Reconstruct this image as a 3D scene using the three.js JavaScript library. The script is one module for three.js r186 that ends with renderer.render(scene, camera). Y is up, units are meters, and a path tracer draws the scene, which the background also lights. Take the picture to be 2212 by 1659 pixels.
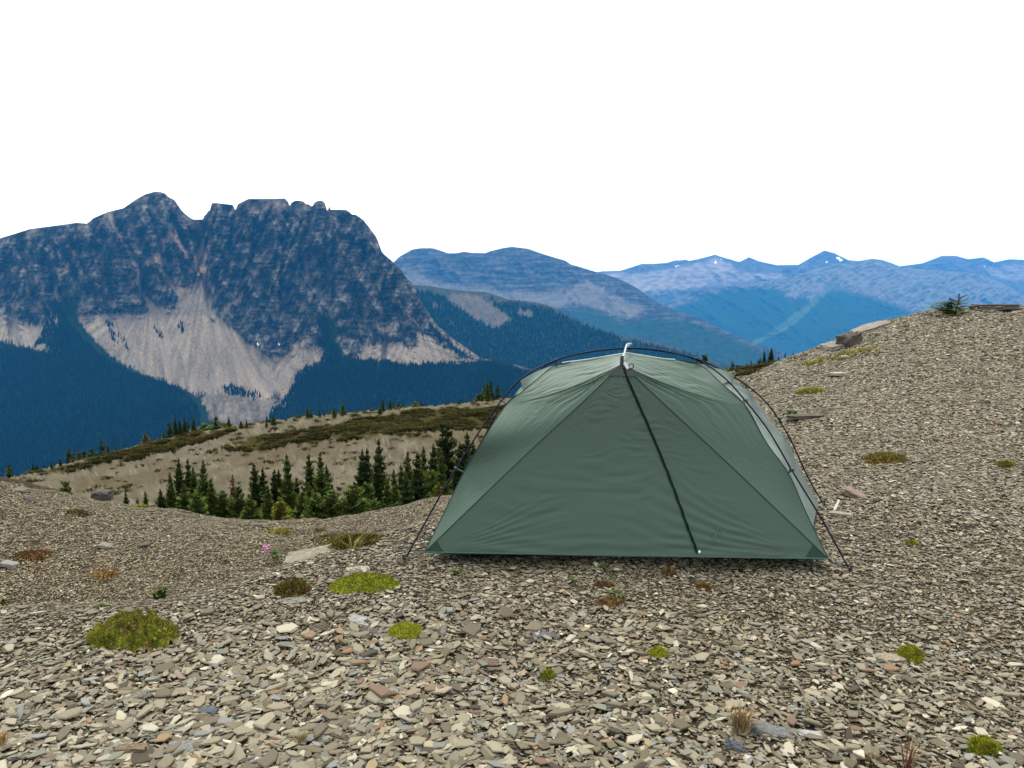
import * as THREE from 'three';
import { mergeGeometries } from 'three/addons/utils/BufferGeometryUtils.js';
import { createNoise2D, createNoise3D } from 'simplex-noise';

// ---------------------------------------------------------------- camera, sky, sun, exposure
const EYE = 1.42, PITCH = THREE.MathUtils.degToRad(7.4), FOCAL = 1609, HALF_W = 1106, HALF_H = 829.5;
const scene = new THREE.Scene();
const camera = new THREE.PerspectiveCamera(2 * THREE.MathUtils.radToDeg(Math.atan(HALF_H / FOCAL)), 4 / 3, 0.05, 60000);
camera.position.set(0, EYE, 0);
camera.rotation.x = -PITCH;

const skyData = new Float32Array(64 * 32 * 4);
for (let i = 0; i < 64 * 32; i++) skyData.set([0.7, 0.7, 0.7, 1], i * 4);
const sky = new THREE.DataTexture(skyData, 64, 32, THREE.RGBAFormat, THREE.FloatType);
sky.mapping = THREE.EquirectangularReflectionMapping;
sky.magFilter = THREE.LinearFilter;
sky.needsUpdate = true;
scene.background = sky;
scene.environment = sky;

const sun = new THREE.DirectionalLight(new THREE.Color().setRGB(1, 0.95, 0.86), 1.3);
sun.position.set(-12, 90, -40);
sun.target.position.set(0, 0, -5);
sun.castShadow = true;
sun.shadow.radius = 24;
sun.shadow.mapSize.set(4096, 4096);
Object.assign(sun.shadow.camera, { left: -60, right: 60, top: 60, bottom: -60, near: 1, far: 400 });
scene.add(sun, sun.target);

const renderer = new THREE.WebGLRenderer({ antialias: true });
renderer.toneMapping = THREE.LinearToneMapping;
renderer.toneMappingExposure = 3.2;
renderer.shadowMap.enabled = true;

scene.fog = new THREE.FogExp2(new THREE.Color().setRGB(0.055, 0.395, 0.95), 0.0000385);

// ---------------------------------------------------------------- helpers
const V = (x, y, z) => new THREE.Vector3(x, y, z);
const rng = (seed) => () => { seed = (seed + 0x6d2b79f5) | 0; let t = Math.imul(seed ^ (seed >>> 15), 1 | seed); t = (t + Math.imul(t ^ (t >>> 7), 61 | t)) ^ t; return ((t ^ (t >>> 14)) >>> 0) / 4294967296; };
const n2 = createNoise2D(rng(11)), n2b = createNoise2D(rng(23)), n3 = createNoise3D(rng(37));
const fbm = (x, y, o = 4) => { let s = 0, a = 0.5; for (let i = 0; i < o; i++) { s += a * n2(x, y); x = x * 2.03 + 17.1; y = y * 2.03 - 9.7; a *= 0.5; } return s; };
const ridged = (x, y, o = 4) => { let s = 0, a = 0.5; for (let i = 0; i < o; i++) { s += a * (1 - 2 * Math.abs(n2b(x, y))); x = x * 2.07 + 5.3; y = y * 2.07 + 3.1; a *= 0.5; } return s; };
const clamp = (x, a = 0, b = 1) => Math.min(b, Math.max(a, x));
const sstep = (a, b, x) => { const t = clamp((x - a) / (b - a)); return t * t * (3 - 2 * t); };
const lerp = (a, b, t) => a + (b - a) * t;
const mix3 = (a, b, t) => [lerp(a[0], b[0], t), lerp(a[1], b[1], t), lerp(a[2], b[2], t)];
const softplus = (x, k) => x > 6 * k ? x : k * Math.log(1 + Math.exp(x / k));
const table = (pts) => (x) => { // piecewise linear, held at the ends
  if (x <= pts[0][0]) return pts[0][1];
  let lo = 0, hi = pts.length - 1;
  if (x >= pts[hi][0]) return pts[hi][1];
  while (hi - lo > 1) { const m = (lo + hi) >> 1; if (pts[m][0] <= x) lo = m; else hi = m; }
  return lerp(pts[lo][1], pts[hi][1], (x - pts[lo][0]) / (pts[hi][0] - pts[lo][0]));
};
const CP = Math.cos(PITCH), SP = Math.sin(PITCH);
// a sight line from the camp: its bearing (sideways per metre ahead) and rise (up per metre ahead)
const sightLine = (u, v) => { const cx = (u - HALF_W) / FOCAL, cy = (HALF_H - v) / FOCAL, ahead = CP + cy * SP; return [cx / ahead, (cy * CP - SP) / ahead]; };
const at = (u, v, depth) => { const [b, s] = sightLine(u, v); return V(b * depth, EYE + s * depth, -depth); };
const toSight = (p) => { const y = p.y - EYE, up = y * CP - p.z * SP, depth = -p.z * CP - y * SP; return [HALF_W + p.x / depth * FOCAL, HALF_H - up / depth * FOCAL]; };
const taken = new Map();
const numbered = (name) => { const k = taken.get(name) ?? 0; taken.set(name, k + 1); return k ? `${name}_${String(k).padStart(3, '0')}` : name; };
const shade = (o) => { o.traverse((c) => { if (c.isMesh) { c.castShadow = true; c.receiveShadow = true; } }); return o; };
const tag = (o, label, category, group) => { o.userData.label = label; o.userData.category = category; if (group) o.userData.group = group; return o; };
const top = (o, name) => { o.name = numbered(name); scene.add(o); return shade(o); };
const part = (name, geometry, material, parent) => { const m = new THREE.Mesh(geometry, material); m.name = name; m.castShadow = m.receiveShadow = true; parent.add(m); return m; };
const std = (r, g, b, roughness = 0.85, extra = {}) => new THREE.MeshStandardMaterial({ color: new THREE.Color().setRGB(r, g, b), roughness, ...extra });
const vcol = (roughness = 0.9, extra = {}) => new THREE.MeshStandardMaterial({ color: 0xffffff, vertexColors: true, roughness, ...extra });

const dull = (extra = {}) => new THREE.MeshPhysicalMaterial({ color: 0xffffff, vertexColors: true, roughness: 1, specularIntensity: 0, ...extra });

// grid of points fn(i/nu, j/nv) -> [x, y, z], colours from colour(i/nu, j/nv, point)
function grid(nu, nv, fn, colour) {
  const pos = new Float32Array((nu + 1) * (nv + 1) * 3), uv = new Float32Array((nu + 1) * (nv + 1) * 2), col = colour ? new Float32Array(pos.length) : null, idx = new Uint32Array(nu * nv * 6);
  for (let j = 0, k = 0; j <= nv; j++) for (let i = 0; i <= nu; i++, k++) {
    const p = fn(i / nu, j / nv, i, j);
    pos[k * 3] = p[0]; pos[k * 3 + 1] = p[1]; pos[k * 3 + 2] = p[2];
    uv[k * 2] = p[3] ?? i / nu; uv[k * 2 + 1] = p[4] ?? j / nv;
    if (col) { const c = colour(i / nu, j / nv, p, i, j); col[k * 3] = c[0]; col[k * 3 + 1] = c[1]; col[k * 3 + 2] = c[2]; }
  }
  for (let j = 0, k = 0; j < nv; j++) for (let i = 0; i < nu; i++) { const a = j * (nu + 1) + i, b = a + nu + 1; idx[k++] = a; idx[k++] = b; idx[k++] = a + 1; idx[k++] = a + 1; idx[k++] = b; idx[k++] = b + 1; }
  const g = new THREE.BufferGeometry();
  g.setAttribute('position', new THREE.BufferAttribute(pos, 3));
  g.setAttribute('uv', new THREE.BufferAttribute(uv, 2));
  if (col) g.setAttribute('color', new THREE.BufferAttribute(col, 3));
  g.setIndex(new THREE.BufferAttribute(idx, 1));
  g.computeVertexNormals();
  return g;
}
// triangles pushed one by one, flat or with one colour each
class Soup {
  constructor() { this.p = []; this.c = []; }
  tri(a, b, c, col) { this.p.push(a.x, a.y, a.z, b.x, b.y, b.z, c.x, c.y, c.z); if (col) for (let i = 0; i < 3; i++) this.c.push(col[0], col[1], col[2]); }
  quad(a, b, c, d, col) { this.tri(a, b, c, col); this.tri(a, c, d, col); }
  geometry() {
    const g = new THREE.BufferGeometry();
    g.setAttribute('position', new THREE.Float32BufferAttribute(this.p, 3));
    if (this.c.length) g.setAttribute('color', new THREE.Float32BufferAttribute(this.c, 3));
    g.computeVertexNormals();
    return g;
  }
}
const tube = (pts, r, seg = 60, sides = 8) => new THREE.TubeGeometry(new THREE.CatmullRomCurve3(pts), seg, r, sides, false);

// ---------------------------------------------------------------- ground: the pad, the hill on the right, the hollow, the far ridge
const ridgeTable = [[-300, 1075, 62], [0, 1040, 70], [60, 1020, 75], [200, 987, 82], [370, 942, 90], [500, 919, 93], [650, 898, 97], [800, 885, 100], [950, 873, 102], [1060, 863, 104], [1300, 832, 100], [1500, 812, 95], [1590, 797, 90], [1650, 786, 85], [1720, 774, 80], [1900, 760, 76], [2300, 750, 74]]
  .map(([u, v, z]) => { const p = at(u, v, z); return [p.x / z, p.y, z]; });
const ridgeY = table(ridgeTable.map(([b, y]) => [b, y])), ridgeZ = table(ridgeTable.map(([b, , z]) => [b, z]));
const edgeZ = table([[-30, -1.0], [-6, -2.2], [-3, -2.9], [-2.3, -3.05], [-1.64, -3.1], [-1.19, -3.48], [-0.9, -3.75], [-0.4, -4.2], [0.5, -5.0], [1.6, -5.6], [2.1, -6.4], [2.7, -8.2], [3.3, -10.2], [4.2, -11.4], [6, -12.4], [9, -13.2], [30, -14]]);
const edgeW = table([[-1.6, 2.1], [-0.9, 3.0], [0, 4.6], [3, 4.6], [5, 5]]);
function groundShape(x, z) {
  const d = -z, b = x / Math.max(d, 0.5);
  // the hill to the right
  const q = x - 0.29 * d, over = softplus(d - 4.2, 0.5);
  let hill = (0.088 * over + 0.026 * softplus(x - 2.4, 0.4)) * sstep(-0.75, 3.6, q);
  hill += 0.02 * softplus(x - 1.4, 0.5) * sstep(1, 4, d);
  const pad = hill + 0.025 * n2(x * 0.6, z * 0.6);
  // below the edge
  const lump = 0.12 + 0.62 * sstep(-3.4, -9.0, x) + 0.3 * sstep(-2.4, -0.4, x) - 0.22 * Math.exp(-((x + 4.2) ** 2 + (d - 5.2) ** 2) / 2.6);
  const low = -1.43 + lump - 0.46 * softplus(d - 9.0 - 0.12 * Math.max(0, -x - 4), 0.5) + 0.09 * softplus(d - 22, 2) + 0.05 * n2(x * 0.35 + 3, z * 0.35);
  let y = lerp(pad, low, sstep(0, 1, (edgeZ(x) - z) / edgeW(x)));
  if (d > 22) {
    const rz = ridgeZ(b), ry = ridgeY(b), past = d - rz;
    const far = (past < 0 ? ry + 0.045 * past : ry) - 0.55 * softplus(past - 1.5, 1.2) + 0.9 * fbm(x * 0.05, z * 0.05, 3) * sstep(0, -14, past);
    const k = 1.2, h = clamp(0.5 + 0.5 * (far - y) / k);
    y = lerp(y, far, h) + k * h * (1 - h);
  }
  return Math.max(y, -640 - 520 * sstep(3000, 5200, Math.hypot(x, z)) + 6 * n2(x * 0.002, z * 0.002));
}
const ground = (x, z) => {
  const r = Math.hypot(x, z), a = Math.min(0.5, 0.008 + 0.003 * r);
  return groundShape(x, z) + a * (0.6 * n2(x * 1.7, z * 1.7) + 0.25 * n2b(x * 5.1, z * 5.1)) * (r > 200 ? 0 : 1);
};
// where a sight line meets the ground
function onGround(u, v, from = 1.5, most = 140) {
  const [b, s] = sightLine(u, v);
  for (let d = from, step; d < most; d += step) {
    step = 0.01 + 0.004 * d;
    if (EYE + s * d <= ground(b * d, -d)) return V(b * d, ground(b * d, -d), -d);
  }
  const d = most; return V(b * d, ground(b * d, -d), -d);
}
const slopeAt = (x, z, e = 0.05) => V(ground(x - e, z) - ground(x + e, z), 2 * e, ground(x, z - e) - ground(x, z + e)).normalize();
// plan outlines of ground cover, laid on the ground where the sight lines meet it
const inside = (poly, x, z) => { let c = false; for (let i = 0, j = poly.length - 1; i < poly.length; j = i++) { const [xi, zi] = poly[i], [xj, zj] = poly[j]; if ((zi > z) !== (zj > z) && x < (xj - xi) * (z - zi) / (zj - zi) + xi) c = !c; } return c; };
const cover = (pts, from) => { const poly = pts.map(([u, v]) => { const p = onGround(u, v, from, 170); return [p.x, p.z]; }); const xs = poly.map((p) => p[0]), zs = poly.map((p) => p[1]); return { poly, box: [Math.min(...xs) - 2, Math.max(...xs) + 2, Math.min(...zs) - 2, Math.max(...zs) + 2] }; };
const inCover = (c, x, z) => x > c.box[0] && x < c.box[1] && z > c.box[2] && z < c.box[3] && inside(c.poly, x, z);
const heath = [
  cover([[492, 962], [520, 976], [560, 974], [640, 958], [700, 950], [800, 945], [880, 936], [960, 925], [1080, 918], [1090, 880], [1000, 884], [900, 888], [820, 903], [740, 917], [640, 934], [560, 945], [510, 952]], 50),
  cover([[75, 1021], [160, 1017], [240, 1003], [345, 977], [500, 932], [512, 925], [450, 933], [357, 950], [265, 974], [185, 1000]], 50),
  cover([[560, 910], [640, 905], [600, 897], [550, 902]], 50),
  cover([[1590, 815], [1640, 806], [1700, 796], [1720, 784], [1640, 788], [1590, 800]], 50),
];
const brownSoil = [
  cover([[480, 1000], [560, 1010], [690, 985], [760, 955], [700, 950], [600, 962], [500, 980]], 50),
  cover([[120, 1040], [230, 1062], [330, 1050], [420, 1010], [380, 1000], [260, 1030], [180, 1030]], 50),
  cover([[880, 940], [1060, 925], [1090, 960], [960, 965]], 50),
];
const near_moss = [
  cover([[690, 1180], [740, 1186], [800, 1178], [832, 1163], [800, 1153], [735, 1152], [680, 1160], [668, 1170]], 4.4),
];
const redSoil = [cover([[20, 1190], [60, 1215], [120, 1225], [110, 1200], [60, 1180]], 5), cover([[140, 1222], [230, 1250], [260, 1240], [190, 1215]], 5)];
function groundColour(x, z) {
  const r = Math.hypot(x, z), wob = 0.5 + 0.012 * r, wx = x + wob * n2(x * 0.5, z * 0.5) * 0.5 + wob * 0.35 * n2b(x * 1.9, z * 1.9), wz = z + wob * n2(x * 0.5 + 40, z * 0.5) + wob * 0.5 * n2b(x * 1.9 + 9, z * 1.9);
  const s = 0.5 + 0.5 * fbm(x * 0.9, z * 0.9, 5), f = r < 26 ? 0.5 + 0.5 * n2b(x * 7, z * 7) : 0.5 + 0.5 * n2b(x * 1.6, z * 0.6);
  if (r < 26) {
    let c = mix3([0.036, 0.029, 0.019], [0.085, 0.071, 0.047], 0.6 * s + 0.4 * f);
    if (near_moss.some((m) => inCover(m, x + 0.12 * n2(x * 5, z * 5), z + 0.2 * n2(x * 5 + 7, z * 5)))) c = mix3([0.03, 0.027, 0.008], [0.055, 0.048, 0.013], f);
    if (redSoil.some((m) => inCover(m, x + 0.15 * n2(x * 4, z * 4), z + 0.3 * n2(x * 4 + 7, z * 4)))) c = mix3(c, [0.09, 0.048, 0.024], 0.75);
    return c;
  }
  if (r > 170) return mix3([0.012, 0.03, 0.018], [0.03, 0.05, 0.025], s);
  let c = mix3([0.108, 0.096, 0.065], [0.182, 0.163, 0.117], clamp(0.5 + 0.9 * fbm(x * 0.23, z * 0.23, 5)));
  const streak = 0.5 + 0.5 * n2b(x * 0.6 + z * 0.2, z * 0.08);
  c = mix3(c, [0.088, 0.070, 0.043], 0.35 * streak);
  if (f > 0.86) c = mix3(c, [0.24, 0.22, 0.175], 0.6);
  if (f < 0.12) c = mix3(c, [0.06, 0.05, 0.033], 0.6);
  if (brownSoil.some((m) => inCover(m, wx, wz))) c = mix3(c, [0.108, 0.086, 0.053], 0.6);
  if (heath.some((m) => inCover(m, wx, wz))) c = mix3([0.034, 0.029, 0.010], [0.075, 0.062, 0.024], 0.55 * s + 0.45 * f);
  return c;
}
// rings round the camp, close together near it and out to the valley floor
const rings = [0.3]; for (let r = 0.3; r < 17000;) { r *= r < 1.2 ? 1.12 : r < 115 ? 1.0155 : r < 3000 ? 1.035 : 1.12; rings.push(r); }
const bearings = []; for (let a = -180; a < 180;) { bearings.push(a); a += a > -46 && a < 46 ? 0.15 : 3.35; } bearings.push(180);
const groundGeometry = grid(bearings.length - 1, rings.length - 1, (u, v, i, j) => {
  const a = bearings[i] * Math.PI / 180, x = rings[j] * Math.sin(a), z = -rings[j] * Math.cos(a);
  return [x, ground(x, z), z, x, -z];
}, (u, v, p) => groundColour(p[0], p[2]));
{ // a grain of small chips, 3 m to a side
  const idx = groundGeometry.index.array; for (let k = 0; k < idx.length; k += 3) { const t = idx[k]; idx[k] = idx[k + 1]; idx[k + 1] = t; }
  groundGeometry.computeVertexNormals();
}
function tileNoise(size, cell, seed, stretch = 1) { // cells of uneven chips that repeat without a seam; brightness per chip
  const R = rng(seed), nx = Math.round(size / cell), ny = Math.round(size / cell * stretch), pts = [], out = new Float32Array(size * size);
  for (let j = 0; j < ny; j++) for (let i = 0; i < nx; i++) pts.push([(i + R()) / nx * size, (j + R()) / ny * size, R()]);
  for (let y = 0; y < size; y++) for (let x = 0; x < size; x++) {
    const ci = Math.floor(x / size * nx), cj = Math.floor(y / size * ny); let best = 1e9, second = 1e9, val = 0;
    for (let dj = -1; dj <= 1; dj++) for (let di = -1; di <= 1; di++) {
      const p = pts[((cj + dj + ny) % ny) * nx + ((ci + di + nx) % nx)];
      let dx = Math.abs(p[0] - x), dy = Math.abs(p[1] - y); if (dx > size / 2) dx = size - dx; if (dy > size / 2) dy = size - dy;
      const d = dx * dx + dy * dy * stretch * stretch; if (d < best) { second = best; best = d; val = p[2]; } else if (d < second) second = d;
    }
    out[y * size + x] = val * 0.8 + 0.2 * Math.min(1, (Math.sqrt(second) - Math.sqrt(best)) / (cell * 0.3));
  }
  return out;
}
function greyTexture(values, size, lo, hi, srgb) {
  const d = new Uint8Array(size * size * 4);
  for (let i = 0; i < size * size; i++) { const v = Math.round(255 * clamp(lerp(lo, hi, values[i]))); d.set([v, v, v, 255], i * 4); }
  const t = new THREE.DataTexture(d, size, size); t.wrapS = t.wrapT = THREE.RepeatWrapping; t.magFilter = THREE.LinearFilter; if (srgb) t.colorSpace = THREE.SRGBColorSpace; t.needsUpdate = true; return t;
}
const chips = tileNoise(512, 8, 5);
const chipMap = greyTexture(chips, 512, 0.55, 1.0, true), chipBump = greyTexture(chips, 512, 0, 1, false);
for (const t of [chipMap, chipBump]) t.repeat.set(0.4, 0.4);
const groundMaterial = dull({ roughness: 0.95, map: chipMap, bumpMap: chipBump, bumpScale: 0.012 });
const groundMesh = new THREE.Mesh(groundGeometry, groundMaterial);
groundMesh.userData = { kind: 'structure', label: 'shale covered ground running from the camp to the valley', category: 'ground' };
top(groundMesh, 'ground');

// ---------------------------------------------------------------- shale: flat chips of stone lying on the ground
function flakeShape(seed, long, thick) { // an uneven plate, its upper edge broken back
  const R = rng(seed), n = 5 + Math.floor(R() * 3), rim = [], s = new Soup();
  for (let i = 0; i < n; i++) { const a = (i + 0.75 * (R() - 0.5)) / n * Math.PI * 2, k = 0.6 + 0.55 * R(); rim.push([Math.cos(a) * k * 0.5, Math.sin(a) * k * 0.5 * long, (R() - 0.5) * thick * 0.5]); }
  const up = rim.map(([x, z, y]) => V(x * (0.8 + 0.16 * R()), thick / 2 + y * 0.6, z * (0.8 + 0.16 * R()))), mid = rim.map(([x, z, y]) => V(x, y, z)), low = rim.map(([x, z, y]) => V(x * 0.9, -thick / 2 + y * 0.5, z * 0.9));
  const peak = V((R() - 0.5) * 0.2, thick * (0.5 + 0.25 * R()), (R() - 0.5) * 0.15);
  for (let i = 0; i < n; i++) { const j = (i + 1) % n; s.tri(up[j], up[i], peak); s.quad(mid[i], up[i], up[j], mid[j]); s.quad(low[i], mid[i], mid[j], low[j]); }
  return s.geometry();
}
const stoneTones = [[0.150, 0.133, 0.096, 6], [0.112, 0.099, 0.070, 5.5], [0.192, 0.173, 0.128, 5], [0.086, 0.074, 0.050, 4], [0.130, 0.130, 0.108, 3], [0.245, 0.225, 0.172, 2.2], [0.142, 0.147, 0.143, 1.4], [0.118, 0.080, 0.055, 0.8], [0.160, 0.108, 0.062, 0.3], [0.045, 0.038, 0.026, 1.6], [0.145, 0.115, 0.091, 0.9], [0.33, 0.31, 0.25, 0.4], [0.180, 0.142, 0.082, 0.35]];
const toneSum = stoneTones.reduce((a, t) => a + t[3], 0);
const pickTone = (R) => { let k = R() * toneSum; for (const t of stoneTones) if ((k -= t[3]) < 0) { const j = 0.74 + 0.34 * R(); return [t[0] * j * 1.01, t[1] * j, t[2] * j * 0.94]; } return [0.25, 0.22, 0.17]; };
const grain = tileNoise(256, 10, 9, 3), grainBump = greyTexture(grain, 256, 0, 1, false);
const flakeMaterial = dull({ vertexColors: false, roughness: 0.75, specularIntensity: 0.3 });
const flakeShapes = [0, 1, 2, 3, 4, 5, 6, 7].map((k) => flakeShape(100 + k, 0.36 + 0.10 * (k % 4), 0.04 + 0.02 * (k % 3)));
const tentPlan = [[-0.36, -4.02], [1.6, -3.93], [1.86, -4.5], [-0.15, -4.6]];
function placeFlake(R, x, z, size, tilt, out) {
  const nrm = slopeAt(x, z, 0.06), q = new THREE.Quaternion().setFromUnitVectors(V(0, 1, 0), nrm.add(V((R() - 0.5) * tilt, 0, (R() - 0.5) * tilt)).normalize());
  q.multiply(new THREE.Quaternion().setFromAxisAngle(V(0, 1, 0), R() * Math.PI * 2));
  out.compose(V(x, ground(x, z) + 0.002 + 0.012 * R() * R() + size * (0.03 + 0.16 * R() * R()), z), q, V(size, size * (0.6 + 0.9 * R()), size * (0.75 + 0.5 * R())));
  return out;
}
{
  const R = rng(77), lists = flakeShapes.map(() => ({ m: [], c: [] })), mat = new THREE.Matrix4();
  // [nearest, farthest, bearing from, to, how many per square metre, length of a chip]
  for (const [r0, r1, a0, a1, per, size, most] of [[1.75, 3.2, -0.74, 0.74, 8600, 0.0155, 0.08], [3.2, 4.9, -0.74, 0.74, 10600, 0.0125, 0.05], [4.9, 7.2, -0.72, 0.16, 10500, 0.0112, 0.032], [7.2, 11.8, -0.72, 0.12, 5400, 0.0155, 0.04], [4.9, 7.2, 0.16, 0.72, 9000, 0.0165, 0.05], [7.2, 10.5, 0.26, 0.72, 6200, 0.0215, 0.06], [10.5, 16, 0.26, 0.72, 3700, 0.028, 0.075]]) {
    const count = Math.round(0.5 * (a1 - a0) * (r1 * r1 - r0 * r0) * per);
    for (let k = 0; k < count; k++) {
      const a = lerp(a0, a1, R()), r = Math.sqrt(lerp(r0 * r0, r1 * r1, R())), x = r * Math.sin(a), z = -r * Math.cos(a);
      if (near_moss.some((m) => inCover(m, x, z)) && R() < 0.9) continue;
      if (inside(tentPlan, x, z)) continue;
      const coarse = 1 + 0.55 * sstep(0.9, -1.6, x) * sstep(3.5, 2.3, r) + 0.35 * sstep(2.7, 1.9, r);
      let s = size * coarse * Math.exp((R() + R() + R() - 1.5) * 1.25);
      if (R() < 0.05) s *= 1.8;
      s = Math.min(s, most * (0.8 + 0.2 * R()));
      const l = lists[Math.floor(R() * 8)];
      placeFlake(R, x, z, s, R() < 0.14 ? 0.9 : 0.34, mat);
      const below = x < 0.6 && edgeZ(x) - z > 0.5, tone = pickTone(R); l.m.push(mat.clone()); l.c.push(below ? [tone[0] * 1.1, tone[1] * 1.07, tone[2] * 1.0] : tone);
    }
  }
  const gravel = new THREE.Group();
  gravel.userData = { kind: 'stuff', label: 'small grey and tan shale chips strewn over the ground', category: 'gravel' };
  lists.forEach((l, k) => {
    const im = new THREE.InstancedMesh(flakeShapes[k], flakeMaterial, l.m.length), c = new THREE.Color();
    l.m.forEach((m, i) => { im.setMatrixAt(i, m); im.setColorAt(i, c.setRGB(...l.c[i])); });
    im.name = 'shale_gravel'; im.userData.kind = 'stuff'; gravel.add(im);
  });
  top(gravel, 'gravel');
}
// the larger plates in the foreground, each a stone of its own on the ground
{
  const R = rng(505), mat = new THREE.Matrix4();
  const big = [0, 1, 2, 3, 4, 5].map((k) => flakeShape(300 + k, 0.48 + 0.09 * (k % 4), 0.06 + 0.025 * (k % 3)));
  const mats = []; for (let k = 0; k < 22; k++) { const t = pickTone(R); mats.push(dull({ vertexColors: false, color: new THREE.Color().setRGB(...t), roughness: 0.7, specularIntensity: 0.35, bumpMap: grainBump, bumpScale: 0.002 })); }
  for (let k = 0; k < 300; k++) {
    const a = (R() * 2 - 1) * 0.68, r = 1.95 + 1.9 * Math.pow(R(), 1.5), x = r * Math.sin(a), z = -r * Math.cos(a);
    const s = (0.05 + 0.055 * R() * R()) * (x < 0.2 ? 1.3 : 0.95) * (r > 3.2 ? 0.8 : 1);
    placeFlake(R, x, z, s, R() < 0.15 ? 0.7 : 0.2, mat);
    const m = part(k ? `shale_stone_${String(k).padStart(3, '0')}` : 'shale_stone', big[k % 6], mats[Math.floor(R() * mats.length)], groundMesh);
    mat.decompose(m.position, m.quaternion, m.scale); m.position.y += 0.004;
  }
}

// ---------------------------------------------------------------- mountains
// A face is drawn in its own metres: sideways as bearing x 3400, upward as rise x 3400 from the camp's level; drawings of bare rock, scree, forest and snow are read back from it.
function faceMap(w, h, u0, v0, scale, draw) { // drawing in sight units, kept as red = scree, green = forest, blue = tint
  const cv = document.createElement('canvas'); cv.width = w; cv.height = h;
  const c = cv.getContext('2d'); c.fillStyle = '#000'; c.fillRect(0, 0, w, h); c.globalCompositeOperation = 'lighter';
  const X = (u) => (u - u0) * scale, Y = (v) => (v - v0) * scale;
  const path = (pts) => { c.beginPath(); pts.forEach(([u, v], i) => i ? c.lineTo(X(u), Y(v)) : c.moveTo(X(u), Y(v))); };
  draw({
    fill: (style, pts) => { c.fillStyle = style; path(pts); c.closePath(); c.fill(); },
    erase: (pts) => { c.globalCompositeOperation = 'source-over'; c.fillStyle = '#000'; path(pts); c.closePath(); c.fill(); c.globalCompositeOperation = 'lighter'; },
    line: (style, width, pts) => { c.strokeStyle = style; c.lineWidth = width * scale; c.lineCap = c.lineJoin = 'round'; path(pts); c.stroke(); },
    dot: (style, u, v, r, ry = r) => { c.fillStyle = style; c.beginPath(); c.ellipse(X(u), Y(v), r * scale, ry * scale, 0, 0, 7); c.fill(); },
  });
  const d = c.getImageData(0, 0, w, h).data;
  return (u, v) => {
    const x = clamp(X(u), 0, w - 1.001), y = clamp(Y(v), 0, h - 1.001), i = Math.floor(x), j = Math.floor(y), fx = x - i, fy = y - j, out = [0, 0, 0];
    for (let k = 0; k < 3; k++) { const a = (j * w + i) * 4 + k; out[k] = (lerp(lerp(d[a], d[a + 4], fx), lerp(d[a + w * 4], d[a + w * 4 + 4], fx), fy)) / 255; }
    return out;
  };
}
// A mountain: crest [u, v] outline on sight lines, the depth of the slope at each height (depthAt), and relief(u, v, X, y) in metres towards the camp
function mountain({ name, label, crest, depthAt, foot, columns, rows, relief, colour, backRows = 10 }) {
  const crestV = table(crest), pts = [];
  const geometry = grid(columns.length - 1, rows + backRows, (a, b, i, j) => {
    const u = columns[i], v = crestV(u), [bear, rise] = sightLine(u, v);
    let yc = 0, zc = 4000; for (let k = 0; k < 12; k++) { zc = depthAt(yc, u); yc = EYE + rise * zc; }
    if (j < backRows) { // the far side
      const k = (backRows - j) / backRows, d = zc + 1400 * k; return [bear * d, lerp(yc, foot - 80, k * k * 0.4 + k * 0.6) - 30 * k, -d, u, v];
    }
    const k = (j - backRows) / rows, y = lerp(yc, foot, k), depth = depthAt(y, u);
    const vv = toSight(V(bear * depth, y, -depth))[1];
    const d = depth - relief(u, vv, bear * 3400, y, yc) * clamp(k * 12);
    return [bear * d, y, -d, u, vv];
  }, (a, b, p, i, j) => colour(p[3], p[4], p[0], p[1], j < backRows));
  const idx = geometry.index.array; for (let k = 0; k < idx.length; k += 3) { const t = idx[k]; idx[k] = idx[k + 1]; idx[k + 1] = t; }
  geometry.computeVertexNormals();
  geometry.deleteAttribute('uv');
  const m = new THREE.Mesh(geometry, dull());
  m.userData = { kind: 'structure', label, category: 'mountain' };
  return top(m, name);
}
const span = (a, b, step, outA, outB, outStep) => { const c = []; for (let u = outA; u < a; u += outStep) c.push(u); for (let u = a; u < b; u += step) c.push(u); for (let u = b; u <= outB; u += outStep) c.push(u); return c; };
const inverse = (pts) => table(pts);
const forestSpots = []; // where trees stand on far slopes: [x, y, z, size]

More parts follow.
